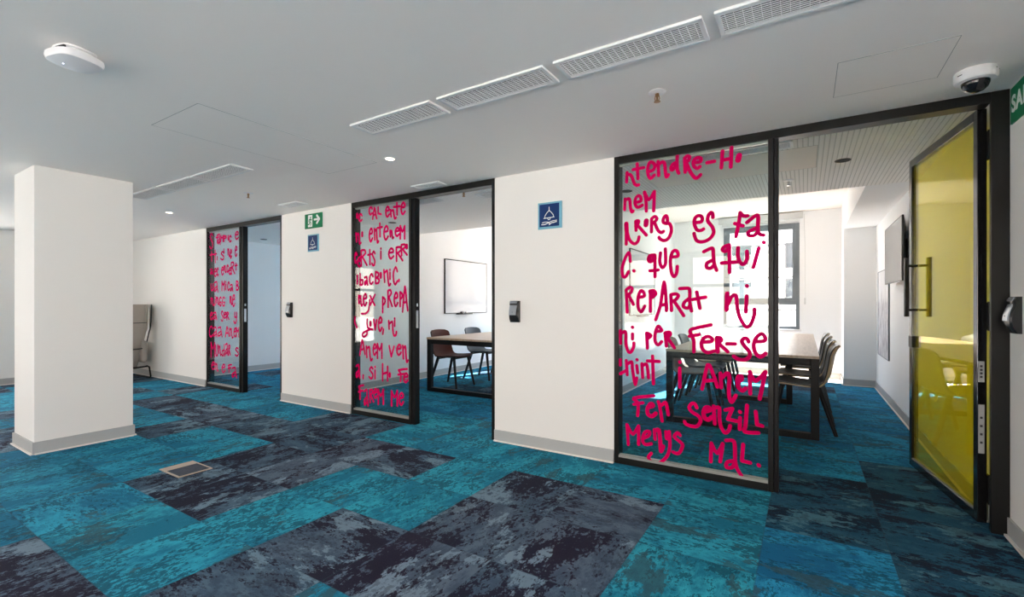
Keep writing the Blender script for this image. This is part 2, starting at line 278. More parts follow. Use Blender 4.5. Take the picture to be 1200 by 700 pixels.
# ------------------------------------------------------------------ mesh helpers
class MB:
    def __init__(s): s.v = []; s.f = []
    def box(s, x0, x1, y0, y1, z0, z1):
        n = len(s.v)
        s.v += [(x, y, z) for z in (z0, z1) for y in (y0, y1) for x in (x0, x1)]
        s.f += [tuple(n + i for i in q) for q in ((0, 2, 3, 1), (4, 5, 7, 6), (0, 1, 5, 4), (2, 6, 7, 3), (0, 4, 6, 2), (1, 3, 7, 5))]
        return s
    def ring(s, pts): n = len(s.v); s.v += [tuple(p) for p in pts]; return list(range(n, n + len(pts)))
    def loft(s, rings, cap=True):
        R = [s.ring(r) for r in rings]; k = len(R[0])
        for a, b in zip(R, R[1:]):
            for i in range(k): j = (i + 1) % k; s.f.append((a[i], a[j], b[j], b[i]))
        if cap: s.f.append(tuple(reversed(R[0]))); s.f.append(tuple(R[-1]))
        return s
    def bar(s, p, q, r0, r1=None, n=10, sq=None):           # round (or square) tapered bar
        p = Vector(p); q = Vector(q); r1 = r0 if r1 is None else r1; d = (q - p).normalized()
        u = d.cross(Vector((0, 0, 1)) if abs(d.z) < 0.95 else Vector((0, 1, 0))).normalized(); w_ = d.cross(u)
        def rg(c, r): return [c + (u * math.cos(2 * PI * i / n) + w_ * math.sin(2 * PI * i / n)) * r for i in range(n)]
        return s.loft([rg(p, r0), rg(q, r1)])
    def tube(s, pts, r, n=8):
        P_ = [Vector(p) for p in pts]; R = []
        up = None
        for i, p in enumerate(P_):
            d = (P_[min(i + 1, len(P_) - 1)] - P_[max(i - 1, 0)]).normalized()
            if up is None: up = d.cross(Vector((0, 0, 1)) if abs(d.z) < 0.95 else Vector((0, 1, 0))).normalized()
            u = (up - d * up.dot(d)).normalized(); up = u; w_ = d.cross(u)
            R.append([p + (u * math.cos(2 * PI * k / n) + w_ * math.sin(2 * PI * k / n)) * r for k in range(n)])
        return s.loft(R)
    def lathe(s, prof, c=(0, 0, 0), n=28):
        c = Vector(c)
        return s.loft([[c + Vector((r * math.cos(2 * PI * i / n), r * math.sin(2 * PI * i / n), z)) for i in range(n)] for r, z in prof])
    def sheet(s, fn, nu, nv, th):                            # thick curved sheet, fn(u, v) -> point
        P_ = [[Vector(fn(i / nu, j / nv)) for j in range(nv + 1)] for i in range(nu + 1)]
        N = [[None] * (nv + 1) for _ in range(nu + 1)]
        for i in range(nu + 1):
            for j in range(nv + 1):
                a = P_[min(i + 1, nu)][j] - P_[max(i - 1, 0)][j]; b = P_[i][min(j + 1, nv)] - P_[i][max(j - 1, 0)]
                N[i][j] = a.cross(b).normalized()
        n0 = len(s.v); W = nv + 1
        s.v += [tuple(P_[i][j]) for i in range(nu + 1) for j in range(W)]
        n1 = len(s.v); s.v += [tuple(P_[i][j] + N[i][j] * th) for i in range(nu + 1) for j in range(W)]
        for i in range(nu):
            for j in range(nv):
                a, b, c, d = i * W + j, (i + 1) * W + j, (i + 1) * W + j + 1, i * W + j + 1
                s.f.append((n0 + a, n0 + d, n0 + c, n0 + b)); s.f.append((n1 + a, n1 + b, n1 + c, n1 + d))
        rim = [(i, 0) for i in range(nu + 1)] + [(nu, j) for j in range(1, W)] + [(i, nv) for i in range(nu - 1, -1, -1)] + [(0, j) for j in range(nv - 1, 0, -1)]
        for (a, b), (c, d) in zip(rim, rim[1:] + rim[:1]):
            s.f.append((n0 + a * W + b, n0 + c * W + d, n1 + c * W + d, n1 + a * W + b))
        return s
    def xf(s, mt):
        s.v = [tuple(mt @ Vector(v)) for v in s.v]; return s
    def build(s, name, m, parent=None, smooth=False, bevel=0.0, loc=None):
        me = bpy.data.meshes.new(name); me.from_pydata(s.v, [], s.f); me.update()
        if bevel or smooth or True:
            bm = bmesh.new(); bm.from_mesh(me); bmesh.ops.recalc_face_normals(bm, faces=bm.faces)
            if bevel: bmesh.ops.bevel(bm, geom=list(bm.edges), offset=bevel, segments=2, profile=0.5, affect='EDGES', clamp_overlap=True)
            bm.to_mesh(me); bm.free()
        if smooth:
            for p in me.polygons: p.use_smooth = True
            try: me.set_sharp_from_angle(angle=math.radians(38))
            except Exception: pass
        me.materials.append(m if not isinstance(m, str) else M[m])
        o = bpy.data.objects.new(name, me); COL.objects.link(o)
        if parent: o.parent = parent
        if loc: o.location = loc
        return o
def kids(o): return [c for c in bpy.data.objects if c.parent == o]
def thing(name, label, cat, loc=(0, 0, 0), rz=0.0, group=None):
    o = bpy.data.objects.new(name, None); COL.objects.link(o); o.empty_display_size = 0.1
    o.location = loc; o.rotation_euler = (0, 0, rz)
    return tag(o, label, cat, group)
def tag(o, label, cat, group=None):
    o['label'] = label; o['category'] = cat
    if group: o['group'] = group
    return o
def struct(o): o['kind'] = 'structure'; return o
def copy_tree(o, parent=None):
    c = o.copy(); COL.objects.link(c)
    if parent: c.parent = parent
    for ch in kids(o):
        copy_tree(ch, c)
    return c
def dup(o, label, loc, rz=None):
    c = copy_tree(o); c.location = loc; c['label'] = label
    if rz is not None: c.rotation_euler = (0, 0, rz)
    return c
def strokes(mb, paths, r, plane, thick=0.0006):
    """flat brush strokes with round ends; plane(a, b, h) -> 3-D point"""
    cnt = 0
    for pi_, (mlt, pts) in enumerate(paths):
        rr = r * mlt; P_ = [Vector(q) for q in pts]
        for k, p in enumerate(P_):
            ring = [(p.x + rr * math.cos(2 * PI * i / 10), p.y + rr * math.sin(2 * PI * i / 10)) for i in range(10)]
            n = len(mb.v); cnt += 1; lift = thick + 2.5e-5 * (cnt % 50)      # each dab of film a hair above the last
            mb.v += [plane(a, b, lift) for a, b in ring]; mb.f.append(tuple(range(n, n + 10)))
            if k:
                q = P_[k - 1]; d = p - q
                if d.length < 1e-6: continue
                u = Vector((-d.y, d.x)).normalized() * rr
                n = len(mb.v); mb.v += [plane(*z_, lift + 1.2e-5) for z_ in (q + u, q - u, p - u, p + u)]; mb.f.append((n, n + 1, n + 2, n + 3))
    return mb
# ------------------------------------------------------------------ floor of carpet tiles
XL, XR, YB, YF = -10.27, 5.0, -7.0, 5.75
T = 0.54; TX0 = 0.352; TY0 = -0.555
TONE = {}                                     # (column, row) -> 1 teal, 0 slate/navy, for the tiles the photo shows clearly
def row(j, i0, s):
    for k_, ch in enumerate(s):
        if ch in 'TN': TONE[(i0 + k_, j)] = 1.0 if ch == 'T' else 0.0
#        columns run from x = -5.05 (i = -10) to x = 0.89 (i = 0)
row(-5, -11, 'TTTTNNNNNNTT')
row(-4, -11, 'TTTTTTNTNNTT')
row(-3, -11, 'TTTNNTNNNTTN')
row(-2, -11, 'NTTNNTTNNTTN')
row(-1, -11, 'NNNNNNTNNTTN')
row(0, -11, 'TTNNTTTTTTNN')
row(1, -11, 'TTTTTTTTTTNN')
row(2, -11, 'TTTTTTTTTTTN')
for j in range(3, 9):
    row(j, -5, 'TTTTTT')
fb = MB(); tones = []; seeds = []; turns = []; blues = []
i0, i1 = -20, 10; j0, j1 = -12, 12
for i in range(i0, i1):
    for j in range(j0, j1):
        xa = TX0 + (i - 1) * T; ya = TY0 + (j - 1) * T
        n = len(fb.v)
        fb.v += [(xa, ya, 0), (xa + T, ya, 0), (xa + T, ya + T, 0), (xa, ya + T, 0)]; fb.f.append((n, n + 1, n + 2, n + 3))
        rng = random.Random(i * 131 + j * 17)
        tn = TONE.get((i - 1, j - 1))
        if tn is None: tn = 1.0 if rng.random() < (0.72 if ya > 0.4 else 0.5) else 0.0
        tones.append(tn); seeds.append((rng.uniform(-40, 40), rng.uniform(-40, 40), rng.uniform(-40, 40)))
        blues.append(1.0 if xa > -0.4 else (rng.uniform(0.5, 0.9) if ya > 0.4 else rng.uniform(0.25, 0.5) if xa < -3.9 else rng.uniform(0.0, 0.3)))
        turns.append(1.0 if (xa > -1.3 and ya > -1.2) or (ya > 0.4 and rng.random() < .7) else (1.0 if rng.random() < 0.12 else 0.0))
me = bpy.data.meshes.new('floor'); me.from_pydata(fb.v, [], fb.f); me.update()
for nm, ty, vals in (('tone', 'FLOAT', tones), ('turn', 'FLOAT', turns), ('blue', 'FLOAT', blues)):
    me.attributes.new(nm, ty, 'FACE').data.foreach_set('value', vals)
me.attributes.new('seed', 'FLOAT_VECTOR', 'FACE').data.foreach_set('vector', [c for s_ in seeds for c in s_])
me.materials.append(M['carpet']); floor = bpy.data.objects.new('floor', me); COL.objects.link(floor); struct(floor)

# ------------------------------------------------------------------ shell
struct(MB().box(XL - 0.1, XR + 0.1, YB - 0.1, 0.1, H, 3.0).build('ceiling', 'ceil'))
ROOMS = [(-2.12, 0.875, 'wall_room'), (-5.35, -2.22, 'wall_room'), (-8.57, -5.45, 'wall_room')]
HS, HR, YS = 2.36, 2.78, 2.15                 # soffit height, high ceiling, where the soffit ends
struct(MB().box(-2.22, 0.875, 0.1, YS, HS, 3.0).build('ceiling_soffit', 'grooved'))
struct(MB().box(-5.45, -2.22, 0.1, YS, HS, 3.0).build('ceiling_soffit', 'grooved'))
struct(MB().box(-8.67, -5.45, 0.1, YF, HS, 3.0).build('ceiling_soffit', 'ceil'))
struct(MB().box(-2.22, 0.975, YS, YF + 0.1, HR, 3.0).build('ceiling_high', 'ceil'))
struct(MB().box(-5.45, -2.22, YS, YF + 0.1, HR, 3.0).build('ceiling_high', 'ceil'))
struct(MB().box(0.49, 0.875, YS, 5.17, HS, HR).box(0.49, 0.875, 5.17, YF, 0, HR).build('wall_pilaster', 'wall_room'))

def wall_y(name, y0, y1, x0, x1, z1, holes, m):
    b = MB(); x = x0
    for a, c, za, zb in sorted(holes):
        if a > x: b.box(x, a, y0, y1, 0, z1)
        if za > 0: b.box(a, c, y0, y1, 0, za)
        if zb < z1: b.box(a, c, y0, y1, zb, z1)
        x = c
    if x < x1: b.box(x, x1, y0, y1, 0, z1)
    return struct(b.build(name, m))
OPEN = [(-7.55, -5.63), (-4.30, -2.36), (-1.25, 0.91)]
wall_y('wall_front', 0.0, 0.1, XL - 0.1, 0.91, H, [(a, b, 0, H) for a, b in OPEN], 'wall')
wall_y('wall_back', YB - 0.1, YB, XL - 0.1, XR + 0.1, H, [(a, b, WZ0, WZ1) for a, b in WIN_BACK], 'wall')
wl = MB(); y_ = YB
for a, b in WINS_LEFT:
    wl.box(XL - 0.1, XL, y_, a, 0, H).box(XL - 0.1, XL, a, b, 0, WZ0).box(XL - 0.1, XL, a, b, WZ1, H); y_ = b
wl.box(XL - 0.1, XL, y_, 0, 0, H)
struct(wl.build('wall_left', 'wall'))
struct(MB().box(0.91, XR, -1.7, 0.1, 0, H).build('wall_right', 'wall'))
a, b = WIN_END_ADDED
struct(MB().box(XR, XR + 0.1, YB, a, 0, H).box(XR, XR + 0.1, b, 0.1, 0, H).box(XR, XR + 0.1, a, b, 0, WZ0).box(XR, XR + 0.1, a, b, WZ1, H).build('wall_right_end', 'wall'))
struct(MB().box(0.875, 0.975, 0.1, YF, 0, 3.0).build('wall_right_meeting_room', 'wall_room'))
struct(MB().box(-2.22, -2.12, 0.1, YF, 0, HR).build('wall_divider', 'wall_room'))
struct(MB().box(-5.45, -5.35, 0.1, YF, 0, HR).build('wall_divider', 'wall_room'))
struct(MB().box(-8.67, -8.57, 0.1, YF, 0, HS).build('wall_divider', 'wall_room'))
wall_y('wall_rear', YF, YF + 0.1, -8.67, 0.975, 3.0, WIN_ROOM, 'wall_room')

# pillar in the open area
PX0, PX1, PY0, PY1 = -5.865, -5.30, -2.32, -1.66
struct(MB().box(PX0, PX1, PY0, PY1, 0, H).build('pillar', 'wall', bevel=0.004))

# baseboards: grey strip with a pale foot
def baseboard(name, x0, x1, y0, y1, nx, ny, h=0.10):
    """strip on a wall face from (x0, y0) to (x1, y1), standing out along (nx, ny)"""
    def bx(z0, z1, t):
        return MB().box(min(x0, x1, x0 + nx * t, x1 + nx * t), max(x0, x1, x0 + nx * t, x1 + nx * t), min(y0, y1, y0 + ny * t, y1 + ny * t), max(y0, y1, y0 + ny * t, y1 + ny * t), z0, z1)
    o = struct(bx(0.0, h, 0.011).build(name, 'base')); bx(0.0, 0.011, 0.024).build('foot', 'lip', o); return o
for a, b in ((XL, -7.55), (-5.63, -4.30), (-2.36, -1.25)): baseboard('baseboard_front', a, b, 0, 0, 0, -1)
baseboard('baseboard_left', XL, XL, YB, 0, 1, 0)
baseboard('baseboard_right', 0.91, 0.91, -1.7, 0, -1, 0)
baseboard('baseboard_back', XL, XR, YB, YB, 0, 1)
baseboard('baseboard_pillar', PX1, PX1, PY0, PY1, 1, 0); baseboard('baseboard_pillar', PX0, PX0, PY0, PY1, -1, 0)
baseboard('baseboard_pillar', PX0 - 0.011, PX1 + 0.011, PY0, PY0, 0, -1); baseboard('baseboard_pillar', PX0 - 0.011, PX1 + 0.011, PY1, PY1, 0, 1)
for x in (-2.12, -5.35, -8.57): baseboard('baseboard_room', x, x, 0.1, YF, 1, 0)
baseboard('baseboard_room', 0.875, 0.875, 0.16, 5.17, -1, 0)
baseboard('baseboard_room', 0.49, 0.875, 5.17, 5.17, 0, -1); baseboard('baseboard_room', 0.49, 0.49, 5.17, YF, -1, 0)
baseboard('baseboard_room', -2.12, 0.49, YF, YF, 0, -1); baseboard('baseboard_room', -5.35, -2.22, YF, YF, 0, -1); baseboard('baseboard_room', -8.57, -5.45, YF, YF, 0, -1)

# windows (mirrored in the glass, seen through the rooms, or added unseen for light)
WN = [0]
def window(x0, x1, z0, z1, y0, y1, transom, mull, flip=False):
    WN[0] += 1
    o = bpy.data.objects.new('window_%d' % WN[0], None); COL.objects.link(o); struct(o)
    f = MB(); t = 0.055
    f.box(x0, x0 + t, y0, y1, z0, z1).box(x1 - t, x1, y0, y1, z0, z1).box(x0 + t, x1 - t, y0, y1, z1 - t, z1).box(x0 + t, x1 - t, y0, y1, z0, z0 + t)
    for zt in transom: f.box(x0 + t, x1 - t, y0, y1, zt - 0.035, zt + 0.035)
    for xm in mull: f.box(xm - 0.04, xm + 0.04, y0, y1, z0 + t, z1 - t)
    f.build('window_frame', 'grey_frame', o, bevel=0.004)
    ym = (y0 + y1) / 2
    MB().box(x0 + t, x1 - t, ym - 0.003, ym + 0.003, z0 + t, z1 - t).build('pane', 'clear', o)
    return o
for a, b in WIN_BACK: window(a, b, WZ0, WZ1, YB - 0.08, YB - 0.02, [1.62], [(a + b) / 2])
for a, b in WINS_LEFT:
    wlo = window(a, b, WZ0, WZ1, -0.03, 0.03, [1.62], []); wlo.rotation_euler = (0, 0, PI / 2); wlo.location = (XL - 0.05, 0, 0)
wro = window(*WIN_END_ADDED, WZ0, WZ1, -0.03, 0.03, [1.62], [sum(WIN_END_ADDED) / 2]); wro.rotation_euler = (0, 0, PI / 2); wro.location = (XR + 0.05, 0, 0)  # unseen window added at the right end for more light
for a, b, c, d_ in WIN_ROOM:
    wo_ = window(a, b, c, d_, YF + 0.01, YF + 0.08, [1.25], [])
    s_ = MB(); t = 0.055; x0, x1, z0, z1 = a + t, b - t, 1.285, d_ - t        # tilting upper sash inside the frame
    s_.box(x0, x0 + 0.05, YF, YF + 0.07, z0, z1).box(x1 - 0.05, x1, YF, YF + 0.07, z0, z1).box(x0 + 0.05, x1 - 0.05, YF, YF + 0.07, z1 - 0.05, z1).box(x0 + 0.05, x1 - 0.05, YF, YF + 0.07, z0, z0 + 0.05)
    s_.build('sash', 'grey_frame', wo_, bevel=0.004)
    MB().box(x1 - 0.035, x1 - 0.015, YF - 0.03, YF, 1.75, 1.90).box(x1 - 0.035, x1 - 0.015, YF - 0.045, YF - 0.03, 1.72, 1.86).build('sash_handle', 'grey_frame', wo_, bevel=0.003)
    MB().box(a - 0.03, b + 0.03, YF - 0.10, YF, c - 0.03, c).build('window_sill', 'white_plastic', wo_, bevel=0.003)

